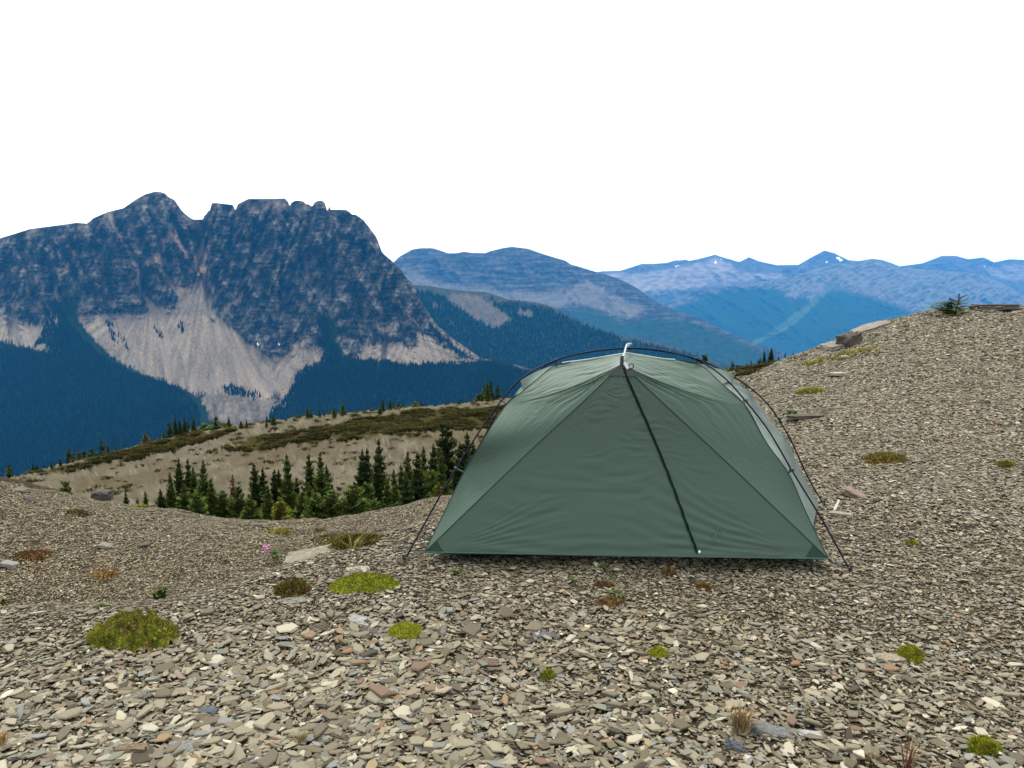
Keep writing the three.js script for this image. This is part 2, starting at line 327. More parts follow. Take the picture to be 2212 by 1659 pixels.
// the near peak with its notched top and scree fans
{
  const crest = [[-700, 560], [-300, 545], [-120, 530], [0, 515], [65, 494.5], [131, 486], [166, 481], [188, 483], [202, 471], [232, 458], [267, 449.5], [286, 436], [300, 427], [314, 419.5], [335, 413.5], [347, 414.5], [357, 418], [361, 423], [368, 428], [374, 430], [380, 436], [385, 444], [393, 455], [401, 463], [409, 469], [417, 474], [438, 474], [441, 466], [446, 462], [449, 456], [453, 455], [456, 444], [458, 438.6], [469, 438.6], [491, 441], [503, 442.7], [506, 450], [509, 454], [511.5, 446], [514, 441], [522, 436], [537, 429.6], [575, 429.6], [603, 428.6], [616, 428.6], [622, 436], [626, 445], [629, 438.6], [635, 434.5], [642, 433], [656, 435], [660, 440], [667, 441.5], [674, 446], [680, 437], [686, 434], [692, 433], [698, 435], [702, 438.6], [706, 453], [708, 455], [710, 447], [712.6, 447], [714, 452.5], [748, 453.5], [755, 458], [760, 463], [769, 464], [778, 470], [786, 476], [791, 483], [797, 490], [804, 500], [811, 509], [816, 519.6], [821, 532], [824, 542.7], [830, 550], [837.6, 556], [849, 566], [864, 579], [874, 595.6], [890, 612], [900, 628.7], [908, 648.5], [914, 658.5], [930, 681.6], [940, 698], [970, 724.6], [1003, 748], [1036, 772], [1076, 781], [1110, 787], [1160, 800], [1250, 825], [1400, 860], [1500, 880]];
  const depthAt = inverse([[-700, 2250], [-640, 2350], [-413, 2900], [-260, 3080], [-117, 3250], [40, 3360], [250, 3480], [449, 3600], [700, 3750]]);
  const T = '#f00', F = '#0f0', W = '#00f';
  const map = faceMap(1500, 1300, -100, 400, 1.25 * 0.96, ({ fill, erase, line, dot }) => {
    // scree and chutes
    fill(T, [[427, 604], [447, 605], [456, 620], [452, 640], [443, 668], [449, 672], [480, 702], [520, 737], [545, 750], [560, 762], [578, 782], [578, 850], [560, 862], [520, 850], [480, 836], [440, 852], [400, 850], [344, 826], [291, 809], [245, 787], [215, 765], [180, 722], [150, 684], [178, 676], [240, 674], [300, 676], [311, 668], [300, 646], [306, 644], [330, 664], [350, 668], [370, 660], [372, 640], [356, 616], [370, 622], [398, 618], [412, 612]]);
    fill(T, [[573, 760], [600, 770], [625, 745], [649, 728], [658, 742], [690, 757], [706, 764], [680, 786], [650, 800], [636, 815], [622, 842], [600, 856], [576, 850]]);
    fill(T, [[758, 772], [788, 745], [844, 732], [866, 742], [890, 752], [898, 738], [903, 712], [920, 722], [957, 749], [1003, 772], [1034, 783], [923, 786], [874, 784], [791, 777]]);
    fill(T, [[-60, 650], [0, 670], [16, 686], [36, 697], [60, 702], [82, 700], [104, 681], [110, 698], [92, 730], [70, 758], [35, 750], [-30, 730], [-60, 720]]);
    line(T, 8.0, [[158, 542], [148, 562], [136, 582], [122, 598], [112, 620], [105, 640], [101, 660], [99, 684]]); line(T, 11.2, [[109, 630], [101, 656]]);
    line('#b00', 8.0, [[57, 594], [50, 620], [42, 645], [12, 664]]); line('#900', 6.4, [[90, 575], [105, 585], [136, 578]]); line('#800', 11.2, [[80, 592], [60, 612], [48, 640]]); line('#700', 6.4, [[85, 620], [72, 650], [66, 672]]); line('#800', 6.4, [[22, 632], [6, 655], [-20, 668]]);
    line('#800', 4.8, [[195, 560], [175, 580], [160, 590]]); line('#500', 12.8, [[150, 500], [120, 520], [90, 545]]); line('#500', 8.0, [[186, 490], [160, 515], [120, 545]]);
    line('#b04', 11.2, [[334, 549], [318, 562], [300, 570], [291, 590], [289, 608]]); line('#b00', 8.0, [[289, 608], [291, 625], [300, 646], [312, 670]]); line('#800', 6.4, [[262, 560], [275, 578], [292, 590]]); line('#700', 4.8, [[236, 470], [258, 520], [275, 545]]); line('#600', 6.4, [[278, 470], [284, 510], [290, 540]]);
    fill('#a02', [[310, 560], [340, 552], [352, 566], [345, 574], [330, 568], [318, 572]]); line('#804', 8.0, [[360, 505], [372, 512], [390, 540], [400, 556]]); line('#602', 16.0, [[340, 535], [352, 520], [375, 510]]); line('#700', 9.6, [[332, 575], [352, 600], [360, 620]]); line('#800', 4.8, [[392, 578], [410, 588], [418, 600]]);
    line('#905', 11.2, [[424, 477], [430, 500], [435, 525], [434, 545]]); line('#806', 25.6, [[430, 545], [424, 565], [432, 585], [434, 600]]); line('#b00', 6.4, [[428, 500], [435, 534]]); line('#d00', 19.2, [[433, 588], [434, 606]]);
    line('#900', 6.4, [[462, 616], [455, 640], [446, 664]]); line(T, 8.0, [[516, 627], [508, 645], [490, 655], [478, 668], [468, 682]]); line('#900', 4.8, [[558, 570], [545, 590], [525, 600], [500, 630]]);
    line('#700', 8.0, [[655, 555], [656, 580], [660, 600]]); line('#600', 6.4, [[583, 548], [570, 570], [558, 578]]); line('#600', 9.6, [[665, 640], [655, 660], [640, 672]]); line('#700', 8.0, [[845, 640], [865, 660], [880, 670]]); line('#b00', 6.4, [[872, 676], [890, 686], [905, 700]]); line('#600', 12.8, [[800, 700], [830, 712], [850, 720]]);
    line('#a00', 6.4, [[936, 700], [960, 722], [985, 745], [1036, 774]]); fill('#a00', [[985, 748], [1000, 752], [1036, 776], [1032, 780], [1000, 764]]); line('#500', 4.8, [[690, 543], [740, 548], [800, 551], [830, 556]]); line('#500', 6.4, [[700, 555], [760, 560], [820, 566]]); line('#400', 8.0, [[640, 545], [690, 552]]); line('#400', 6.4, [[760, 636], [840, 640]]);
    for (let k = 0; k < 40; k++) { const a = 515 + (k * 61) % 330, b = 450 + (k * 37) % 220; line('#300', 4.8, [[a, b], [a - 8 + (k % 5) * 2, b + 18 + k % 9]]); }
    fill('#400', [[530, 440], [600, 436], [612, 450], [560, 462], [520, 460]]); fill('#300', [[640, 440], [660, 440], [664, 500], [640, 510]]); fill('#300', [[300, 430], [340, 420], [350, 432], [310, 445], [260, 470], [200, 490], [190, 484]]);
    fill('#702', [[430, 850], [480, 836], [560, 860], [622, 845], [605, 868], [575, 892], [540, 915], [480, 930], [430, 905], [415, 868]]);
    // forest
    fill(F, [[-100, 735], [0, 739], [16, 747], [68, 758], [73, 755], [92, 730], [108, 700], [112, 660], [125, 640], [140, 655], [149, 684], [178, 726], [215, 766], [245, 788], [291, 810], [344, 828], [378, 840], [397, 851], [416, 868], [425, 885], [428, 905], [440, 930], [520, 935], [560, 915], [590, 885], [615, 868], [622, 852], [636, 824], [650, 802], [660, 795], [682, 788], [706, 768], [745, 776], [791, 778], [844, 781], [874, 788], [937, 785], [1030, 787], [1036, 776], [1076, 783], [1200, 820], [1500, 890], [1500, 1300], [-100, 1300]]);
    erase([[76, 756], [95, 742], [110, 748], [108, 765], [90, 763]]); fill('#700', [[76, 756], [95, 742], [110, 748], [108, 765], [90, 763]]);
    fill('#060', [[112, 660], [125, 600], [150, 580], [165, 640], [150, 690]]); fill('#0c0', [[690, 690], [715, 690], [722, 740], [742, 774], [704, 770], [690, 740]]); fill('#0b0', [[925, 690], [945, 715], [985, 752], [1036, 780], [1000, 775], [960, 740], [930, 715]]);
    fill('#090', [[235, 695], [245, 690], [258, 740], [255, 755], [246, 730]]); fill('#080', [[256, 690], [268, 720], [285, 760], [280, 765], [262, 730]]); fill('#070', [[330, 690], [345, 715], [362, 722], [352, 735], [336, 715]]); fill('#090', [[388, 702], [402, 695], [404, 715], [396, 720]]); fill('#0a0', [[475, 842], [500, 834], [530, 842], [562, 850], [560, 862], [520, 858], [488, 856]]); fill('#060', [[570, 868], [600, 850], [625, 846], [615, 870]]);
    line('#040', 14, [[250, 500], [230, 540], [200, 600]]); fill('#020', [[640, 560], [880, 600], [900, 680], [700, 720], [560, 700]]);
    for (const [u, v, a, b] of [[334, 549, 2, 1.4], [327, 557, 2, 1], [544, 743, 1.6, 3], [588, 740, 2, 1.2], [345, 757, 2, 1]]) dot(W, u, v, a, b);
  });
  const gully = (u, v, [gu, v0, v1, w, deep, lean]) => { const k = sstep(v0 - 12, v0 + 8, v) * sstep(v1, v1 - 60, v), c = gu + lean * (v - v0); return deep * k * Math.exp(-(((u - c) / w) ** 2)); };
  const gullies = [[428, 470, 600, 10, 120, 0.02], [509, 450, 640, 5, 60, -0.2], [626, 440, 620, 6, 55, -0.28], [674, 445, 600, 6, 45, -0.3], [708, 450, 640, 5, 50, -0.1], [300, 500, 700, 10, 50, 0], [200, 480, 640, 12, 45, -0.5], [770, 470, 680, 9, 40, 0.25], [560, 440, 640, 6, 30, -0.2], [350, 500, 640, 7, 40, 0.15]];
  { const R = rng(717), top2 = table(crest); for (let k = 0; k < 46; k++) { const gu = lerp(-10, 860, (k + R()) / 46), v0 = top2(gu) + 6 + 90 * R() * R(); gullies.push([gu, v0, v0 + 90 + 150 * R(), 2.6 + 3.2 * R(), 16 + 34 * R(), (gu < 428 ? 0.22 : -0.24) + 0.5 * (R() - 0.5)]); } }
  const warp = (u, v) => [u + 3 * n2(u * 0.05, v * 0.05) + 1.6 * n2b(u * 0.21, v * 0.21) + 0.8 * n2(u * 0.6, v * 0.6), v + 3 * n2b(u * 0.05 + 50, v * 0.05) + 2.2 * n2(u * 0.21 + 9, v * 0.21) + 1.0 * n2(u * 0.6 + 9, v * 0.6)];
  const look = (u, v) => { // averaged over a small spread, then drawn out down the fall line
    const [a, b] = warp(u, v), out = [0, 0, 0], run = (8 * n2(u * 0.16, v * 0.02) + 4 * n2b(u * 0.45, v * 0.05)) * sstep(610, 670, v);
    for (const [dx, dy] of [[0, 0], [2.2, 1], [-2.2, -1], [1, -3], [-1, 3]]) { const m = map(a + dx, b + dy + run * 0.8), g = map(a + dx * 0.5, b + dy * 0.5); out[0] += m[0] / 5; out[1] += g[1] / 5; out[2] = Math.max(out[2], dx === 0 ? g[2] : 0); }
    return out;
  };
  const apexes = [[-60, 60, 20, 640], [60, 130, 108, 640], [130, 345, 311, 640], [345, 574, 436, 585], [574, 730, 650, 705], [730, 1400, 904, 690]];
  const fan = (u, v) => { const [, , au, av] = apexes.find(([a, b]) => u >= a && u < b) ?? apexes[0], dx = u - au, dy = Math.max(6, v - av), ang = Math.atan2(dx, dy), d = Math.hypot(dx, dy); return 0.5 + 0.36 * n2(ang * 8, d * 0.006 + au) + 0.2 * n2b(ang * 20, d * 0.02 + au) + 0.5 * fbm(u * 0.12, v * 0.10, 3); };
  const relief = (u, v, X, y, yc) => {
    const m = look(u, v); let wide = 0; for (const [dx, dy] of [[0, 0], [22, 0], [-22, 0], [0, 20], [0, -20], [15, 14], [-15, 14], [15, -14], [-15, -14]]) { const w = map(u + dx, v + dy); wide += clamp(Math.max(w[0] * 1.1, w[1] * 0.9)) / 9; }
    const soft = sstep(0.25, 0.95, wide), rock = 1 - 0.85 * soft;
    const crag = rock * (1 - 0.9 * clamp(m[0] * 1.3)); let d = rock * 105 * ridged(X / 230 + y / 800, y / 700, 2) + (0.35 * rock + 0.65 * crag) * 62 * ridged((X + 0.35 * y) / 78 + 3, y / 230, 1) + crag * (9 * ridged(X / 22, y / 34, 2) + 3 * fbm(X / 9, y / 9, 2)) - 9 * clamp(m[0] * 1.2) * (1 - soft);
    d += crag * 13 * n2b(X / 240, (y + 0.08 * X) / 19) * (0.55 + 0.45 * n2(X / 120, y / 120));
    for (const g of gullies) d -= gully(u, v, g);
    d += 5 * soft * n2((u - 430) / Math.max(12, v - 560) * 5, v / 300) * (m[1] < 0.5 ? 1 : 0) + soft * 2.2 * n2(X / 9, y / 9);
    return d + 30 * n2(X / 420 + 7, y / 420) * clamp((yc - y) / 250);
  };
  const colour = (u, v, x, y, back) => {
    if (back) return [0.03, 0.03, 0.03];
    const m = look(u, v), X = x, t = 0.5 + 0.5 * fbm(u * 0.06, v * 0.11, 5), q = 0.5 + 0.5 * n2(u * 0.45, v * 0.3), strip = 0.5 + 0.5 * n2b(u * 0.03, v * 0.42);
const bed = fbm(u * 0.013 + 4, v * 0.085 + u * 0.013, 2), wall = fbm(u * 0.055 + v * 0.034, v * 0.013 - u * 0.004, 2), mass = fbm(u * 0.02 + 31, v * 0.022, 3), iso = fbm(u * 0.11 + 0.03 * v, v * 0.13, 4), patch = sstep(0.5, 0.8, t);
    let c = mix3([0.004, 0.005, 0.006], [0.150, 0.134, 0.116], Math.pow(clamp(0.37 + 0.42 * iso + 0.34 * bed * (0.6 + 0.8 * q) + 0.5 * wall + 0.6 * mass + 0.14 * (q - 0.5)), 1.7));
    c = mix3(c, [0.135, 0.085, 0.066], 0.4 * sstep(0.5, 0.85, 0.5 + 0.5 * fbm(u * 0.03 + 9, v * 0.03, 3)) * patch);
    const upper = sstep(655, 560, v), f = clamp(fan(u, v)), tan = mix3(mix3([0.110, 0.090, 0.066], [0.215, 0.178, 0.130], f), [0.235, 0.150, 0.110], 0.75 * upper);
    const grain2 = 0.74 + 0.4 * q;
    c = mix3(c, tan.map((k) => k * grain2), clamp((m[0] - 0.22 * (1 - t) - 0.12 * (1 - f)) * 1.6));
    c = mix3(c, [0.003 + 0.006 * q, 0.009 + 0.01 * q, 0.006], clamp((m[1] - 0.9 * m[0] * (m[1] < 0.9 ? 1 : 0) - 0.25 * (1 - q)) * 1.5));
    if (m[2] > 0.8 && m[0] < 0.6) c = [0.7, 0.72, 0.72];
    return c;
  };
  mountain({ name: 'rocky_mountain', label: 'notched rocky mountain with pale scree fans and forested foot', crest, depthAt: (y) => depthAt(y), foot: -690, columns: span(-20, 1060, 1.5, -700, 1500, 9), rows: 330, relief, colour });
  const crestV = table(crest), R = rng(4242);
  for (let k = 0; k < 110000; k++) {
    const u = lerp(-120, 1320, R()), y = lerp(-675, -60, R()), z0 = depthAt(y), [b] = sightLine(u, 800), v = toSight(V(b * z0, y, -z0))[1];
    if (v < crestV(u) + 6 || v > 1060) continue;
    const m = look(u, v); if (m[1] < 0.35 + 0.55 * R()) continue;
    const yc = 1e4, d = z0 - relief(u, v, b * 3400, y, yc); forestSpots.push([b * d, y - 1, -d, 13 + 13 * R() * R() + 3 * n2(u * 0.1, v * 0.1)]);
  }
}
// the lower wooded hill behind its right shoulder
const plainLook = (map, k = 1) => (u, v) => { const out = [0, 0, 0]; for (const [dx, dy] of [[0, 0], [3, 1], [-3, -1], [1, -3.5], [-1, 3.5]]) { const m = warped(map, k, u + dx, v + dy + 5 * k * n2(u * 0.3, v * 0.03)); out[0] += m[0] / 5; out[1] += m[1] / 5; out[2] = Math.max(out[2], dx === 0 ? warped(map, k, u, v)[2] : 0); } return out; };
const warped = (map, k, u, v) => map(u + k * (4 * n2(u * 0.06, v * 0.06) + 2 * n2b(u * 0.22, v * 0.22) + n2(u * 0.6, v * 0.6)), v + k * (3 * n2b(u * 0.06 + 50, v * 0.06) + 1.6 * n2(u * 0.22 + 9, v * 0.22) + n2b(u * 0.6, v * 0.6)));
{
  const crest = [[700, 625], [860, 619], [894, 615.7], [930, 617.7], [961, 623.7], [1009, 628.6], [1048, 630.6], [1068, 636.6], [1098, 646.5], [1140, 651], [1175, 656.4], [1207, 670], [1247, 692], [1274, 703], [1339, 726], [1403, 736], [1452, 748.5], [1600, 800], [1750, 850], [1900, 900]];
  const depthAt = table([[-700, 3500], [-560, 3750], [-300, 4300], [0, 4800], [200, 5100]]);
  const map = faceMap(1300, 420, 690, 590, 1, ({ fill, line, dot }) => {
    fill('#0f0', [[690, 640], [900, 628], [960, 640], [1010, 655], [1060, 655], [1100, 660], [1180, 670], [1240, 695], [1350, 735], [1450, 755], [1900, 900], [1900, 1010], [690, 1010]]);
    fill('#070', [[690, 610], [900, 612], [1000, 628], [1100, 650], [1180, 660], [1260, 700], [1100, 670], [960, 640]]);
    fill('#d00', [[962, 641], [990, 636], [1030, 640], [1058, 652], [1078, 668], [1104, 684], [1086, 704], [1070, 711], [1040, 698], [1025, 690], [1009, 678], [990, 666], [968, 652]]);
    fill('#b00', [[932, 650], [962, 658], [936, 668]]); dot('#b00', 977, 700, 8, 6); dot('#f00', 1140, 678, 15, 8); dot('#d00', 1126, 675, 10, 8); dot('#c02', 1082, 651, 5, 6); dot('#800', 1098, 690, 12, 5); fill('#600', [[900, 616], [1000, 630], [1060, 640], [1040, 650], [980, 640], [900, 630]]);
  });
  const look = plainLook(map);
  const relief = (u, v, X, y) => 40 * fbm(X / 260, y / 300, 4) + 16 * ridged(X / 90 + y / 200, y / 260, 3) + 3 * n2(X / 12, y / 12);
  const colour = (u, v) => { const m = look(u, v), q = 0.5 + 0.5 * n2(u * 0.7, v * 0.6), t = 0.5 + 0.5 * fbm(u * 0.05, v * 0.05, 4); let c = mix3([0.02, 0.024, 0.02], [0.07, 0.06, 0.048], t * q * 1.4); c = mix3(c, [0.007 + 0.014 * q * t, 0.018 + 0.02 * q * t, 0.01], clamp(m[1] * 1.1)); return mix3(c, [0.085 + 0.045 * q * t, 0.072 + 0.035 * q * t, 0.058 + 0.02 * q], clamp((m[0] - 0.4 * (1 - t)) * 1.3 - 0.3 * (1 - q))); };
  mountain({ name: 'wooded_hill', label: 'lower wooded hill with a bare grey slope behind the notched mountain', crest, depthAt: (y) => depthAt(y), foot: -690, columns: span(840, 1560, 2, 640, 2000, 12), rows: 130, relief, colour });
  const crestV = table(crest), R = rng(99);
  for (let k = 0; k < 30000; k++) {
    const u = lerp(850, 1520, R()), y = lerp(-470, 10, R()), z0 = depthAt(y), [b] = sightLine(u, 800), v = toSight(V(b * z0, y, -z0))[1];
    if (v < crestV(u) + 1 || v > 850) continue;
    const m = look(u, v); if (m[1] - m[0] * 1.2 < 0.25 + 0.5 * R()) continue;
    const d = z0 - relief(u, v, b * 3400, y); forestSpots.push([b * d, y - 1, -d, 12 + 10 * R()]);
  }
}
// the long layered mountain behind the tent
{
  const crest = [[600, 640], [800, 590], [850, 567], [862, 555], [890, 539], [908, 536], [935, 536], [951, 541], [967, 547], [985, 547], [1001, 543.7], [1019, 546], [1048, 547], [1060, 542], [1085, 536], [1106, 533], [1140, 537], [1168, 547], [1197, 556], [1221, 563], [1233, 571], [1267, 581], [1289, 588], [1300, 590], [1339, 603], [1377, 622.7], [1403, 642], [1422, 655], [1468, 674], [1502, 684], [1536, 700], [1562, 713], [1631, 743], [1665, 751], [1750, 785], [1900, 850], [2100, 930]];
  const depthAt = table([[-1200, 6500], [-700, 7300], [-200, 8300], [60, 8750], [480, 9250], [800, 9600]]);
  const map = faceMap(1500, 460, 600, 520, 1, ({ fill, line, dot }) => {
    fill('#c00', [[600, 600], [860, 590], [900, 600], [960, 612], [1040, 622], [1100, 628], [1170, 634], [1230, 628], [1260, 600], [1300, 620], [1360, 650], [1400, 668], [1360, 690], [1290, 668], [1240, 655], [1200, 668], [1120, 660], [1060, 660], [600, 660]]);
    fill('#800', [[868, 570], [915, 575], [920, 604], [880, 612], [862, 590]]); line('#700', 5, [[940, 570], [950, 590], [962, 606]]); line('#900', 5, [[1262, 600], [1290, 640], [1320, 672]]); line('#900', 6, [[1300, 622], [1330, 655], [1370, 690]]); line('#700', 4, [[1330, 612], [1360, 640], [1390, 664]]); line('#900', 3, [[1400, 650], [1430, 668], [1470, 686]]);
    for (let k = 0; k < 16; k++) { const a = 872 + (k * 83) % 250, b = 556 + (k * 23) % 56; line('#200', 2.5, [[a, b], [a + 30, b - 2 + k % 4], [a + 60 + (k * 17) % 50, b + 1]]); }
    fill('#0d0', [[600, 690], [1180, 668], [1204, 662], [1235, 668], [1290, 678], [1340, 700], [1400, 690], [1440, 690], [1500, 700], [1560, 722], [1640, 755], [2100, 940], [2100, 990], [600, 990]]);
    fill('#0a0', [[1260, 655], [1300, 672], [1350, 700], [1300, 690]]); fill('#0a0', [[1300, 640], [1330, 672], [1310, 668]]); fill('#090', [[1410, 662], [1480, 690], [1540, 712], [1480, 702]]);
  });
  const look = plainLook(map, 0.8);
  const colour = (u, v) => { const m = look(u, v), q = 0.5 + 0.5 * fbm(u * 0.25, v * 0.4, 3), t = 0.5 + 0.5 * fbm(u * 0.05 + v * 0.02, v * 0.10, 5), s = 0.5 + 0.55 * fbm(u * 0.012 + 8, v * 0.13, 2) + 0.3 * fbm(u * 0.06, v * 0.09, 4); let c = mix3([0.012, 0.012, 0.014], [0.125, 0.108, 0.094], clamp(0.05 + 0.9 * sstep(0.3, 0.85, s) * t + 0.35 * (q - 0.5))); c = mix3(c, [0.105 + 0.045 * q, 0.094 + 0.04 * q, 0.078 + 0.03 * q], clamp((m[0] - 0.35 * (1 - t)) * 1.1 - 0.2 * (1 - q))); return mix3(c, [0.006 + 0.02 * q * t, 0.02 + 0.025 * q * t, 0.012], clamp(m[1] * 1.1 - 0.15 * (1 - q))); };
  mountain({ name: 'layered_mountain', label: 'long rounded layered mountain behind the tent peak', crest, depthAt: (y) => depthAt(y), foot: -1180, columns: span(845, 1700, 2, 600, 2100, 14), rows: 150, relief: (u, v, X, y) => 110 * ridged(X / 300 + y / 1300, y / 1100, 5) + 22 * fbm(X / 50, y / 80, 3) + 9 * n2b(X / 300, y / 26) * sstep(-150, 50, y), colour });
}
// the spurs above the far valley on the right
{
  const crest = [[1200, 760], [1380, 690], [1451, 650], [1502, 628], [1571, 620], [1600, 612], [1618, 609], [1660, 607], [1700, 598], [1734, 590], [1777, 577], [1805, 571], [1833, 566.7], [1860, 563], [1884, 559], [1906, 561.6], [1930, 570], [1949, 577.5], [1992, 582], [2040, 586], [2078, 587], [2121, 592.5], [2164, 612], [2212, 636], [2300, 670], [2500, 720]];
  const spine = table([[1300, 0], [1600, 0], [1690, 0.1], [1760, 0.5], [1833, 1], [1900, 0.75], [2000, 0.4], [2120, 0.6], [2300, 0]]);
  const depthAt = table([[-1200, 11000], [-700, 11700], [-200, 12500], [60, 12900], [450, 13450], [800, 13900]]);
  const map = faceMap(1400, 460, 1150, 540, 1, ({ fill, line, dot }) => {
    fill('#b00', [[1440, 640], [1560, 618], [1640, 600], [1700, 590], [1770, 570], [1850, 555], [1960, 570], [2120, 585], [2300, 660], [2300, 700], [2140, 690], [2060, 675], [1990, 672], [1960, 660], [1940, 655], [1900, 640], [1860, 632], [1830, 622], [1800, 612], [1780, 632], [1755, 650], [1735, 640], [1715, 648], [1700, 636], [1683, 624], [1620, 622], [1560, 632], [1500, 650], [1440, 670]]);
    fill('#0e0', [[1440, 672], [1500, 652], [1560, 634], [1620, 624], [1683, 626], [1700, 640], [1715, 650], [1735, 642], [1755, 652], [1790, 630], [1820, 628], [1860, 640], [1900, 648], [1940, 660], [1980, 680], [2050, 682], [2300, 712], [2500, 760], [2500, 1000], [1150, 1000], [1150, 780]]);
    line('#00a', 10, [[1800, 620], [1750, 662], [1700, 700], [1650, 735], [1630, 745]]); line('#00f', 5, [[1760, 660], [1730, 690], [1690, 718], [1645, 738]]); line('#500', 3, [[1790, 622], [1740, 670], [1712, 700]]); line('#600', 3, [[1700, 640], [1715, 670], [1730, 672]]); dot('#800', 1562, 652, 7, 9); dot('#700', 1512, 670, 5, 4); line('#500', 6, [[1905, 640], [1950, 664], [1940, 680]]); fill('#400', [[1960, 655], [2100, 660], [2060, 690], [1980, 690]]);
  });
  const look = plainLook(map, 0.8);
  const colour = (u, v) => { const m = look(u, v), q = 0.5 + 0.5 * fbm(u * 0.3, v * 0.35, 3), t = clamp(0.5 + 0.42 * ridged(u * 0.03 + v * 0.045, v * 0.03 - u * 0.008, 5) + 0.2 * fbm(u * 0.12, v * 0.2, 4)); let c = mix3([0.012, 0.012, 0.012], [0.082, 0.076, 0.066], clamp(t * 1.2 * (0.5 + q * 0.6))); c = mix3(c, [0.132 * (0.5 + t * 0.7), 0.118 * (0.5 + t * 0.7), 0.098 * (0.5 + t * 0.7)], clamp(m[0] * sstep(0.3, 0.75, t) * 1.05)); c = mix3(c, [0.006 + 0.012 * q, 0.02 + 0.015 * q, 0.012], clamp(m[1] * 1.1 - 0.15 * (1 - q))); return mix3(c, [0.055, 0.085, 0.04], clamp(m[2] * 0.9 * (0.5 + t))); };
  mountain({ name: 'valley_spur', label: 'bare topped spurs above the far blue valley on the right', crest, depthAt: (y) => depthAt(y), foot: -1180, columns: span(1380, 2230, 2, 1180, 2500, 14), rows: 150, relief: (u, v, X, y) => 520 * (spine(u) - 0.3) * sstep(450, -250, y) * 0.9 + 150 * ridged((X + y * 0.3) / 300, y / 1300, 5) + 18 * fbm(X / 70, y / 70, 3), colour });
}
// the farthest range, with old snow
{
  const crest = [[1100, 610], [1250, 595], [1300, 586], [1339, 585], [1365, 577], [1386, 570], [1412, 570], [1442, 567.6], [1459, 562], [1470, 562.5], [1481, 561], [1489, 563.7], [1519, 557], [1545, 550], [1562, 556], [1597, 566], [1618, 555.6], [1640, 564.6], [1678, 572.7], [1725, 572], [1756, 554], [1781, 541], [1803, 547], [1833, 562], [1880, 566], [1945, 575], [1992, 569], [2035, 552.5], [2065, 552.5], [2091, 560], [2125, 556], [2147, 566.7], [2181, 560], [2212, 561.6], [2350, 556], [2600, 575]];
  const depthAt = table([[-1200, 13400], [-300, 14600], [100, 15200], [500, 15800], [800, 16200], [1200, 16700]]);
  const map = faceMap(1500, 300, 1100, 530, 1, ({ fill, line, dot }) => {
    fill('#d00', [[1300, 592], [1386, 590], [1460, 580], [1520, 566], [1545, 556], [1580, 572], [1600, 590], [1680, 592], [1700, 600], [1600, 612], [1480, 625], [1400, 640], [1300, 620]]); fill('#900', [[2130, 580], [2212, 570], [2300, 590], [2300, 620], [2150, 600]]);
    dot('#00f', 1547, 568, 2, 3); line('#00d', 1.2, [[1458, 576], [1472, 574]]); dot('#00b', 1558, 559, 3, 1); fill('#00c', [[1806, 557], [1812, 554], [1824, 562], [1816, 564]]); line('#00d', 1.2, [[1784, 567], [1796, 566]]); line('#00d', 1.3, [[2124, 578], [2134, 574]]);
  });
  const look = plainLook(map, 0.45);
  const colour = (u, v) => { const m = look(u, v), q = 0.5 + 0.5 * n2(u * 0.5, v * 0.6), t = 0.5 + 0.5 * fbm(u * 0.03, v * 0.12, 4); let c = mix3([0.02, 0.018, 0.018], [0.11, 0.09, 0.078], clamp(t * q * 1.8)); c = mix3(c, [0.24, 0.19, 0.145].map((k) => k * (0.55 + 0.8 * t)), clamp(m[0] * (0.35 + 0.8 * t))); return m[2] > 0.45 ? [0.75, 0.75, 0.75] : c; };
  mountain({ name: 'far_range', label: 'farthest hazy mountain range with small snow patches', crest, depthAt: (y) => depthAt(y), foot: -1180, columns: span(1290, 2230, 2, 1100, 2600, 14), rows: 90, relief: (u, v, X, y) => 240 * ridged(X / 420 + y / 2400, y / 1800, 5) + 25 * fbm(X / 90, y / 90, 3), colour });
}
// the woods on the far slopes
{
  const s = new Soup(), R = rng(8);
  for (const [y0, y1, r] of [[0.06, 0.5, 0.19], [0.32, 0.76, 0.13], [0.6, 1, 0.075]]) { const tip = V(0, y1, 0); for (let i = 0; i < 6; i++) { const a = i / 6 * 6.283, b = (i + 1) / 6 * 6.283, k = 0.8 + 0.4 * R(); s.tri(V(Math.cos(b) * r * k, y0, Math.sin(b) * r * k), V(Math.cos(a) * r * k, y0 - 0.03, Math.sin(a) * r * k), tip); } }
  const wood = new THREE.InstancedMesh(s.geometry(), dull({ vertexColors: false }), forestSpots.length), m = new THREE.Matrix4(), c = new THREE.Color();
  forestSpots.forEach(([x, y, z, h], i) => { const k = R(); m.compose(V(x, y, z), new THREE.Quaternion().setFromAxisAngle(V(0, 1, 0), k * 6), V(h * (0.8 + 0.4 * R()), h, h * (0.8 + 0.4 * R()))); wood.setMatrixAt(i, m); const b = 0.25 + 2.6 * Math.pow(R(), 2.2); wood.setColorAt(i, c.setRGB(0.003 * b, 0.008 * b, 0.005 * b)); });
  wood.userData = { kind: 'stuff', label: 'dark conifer forest covering the far mountain slopes', category: 'forest' };
  top(wood, 'forest');
}

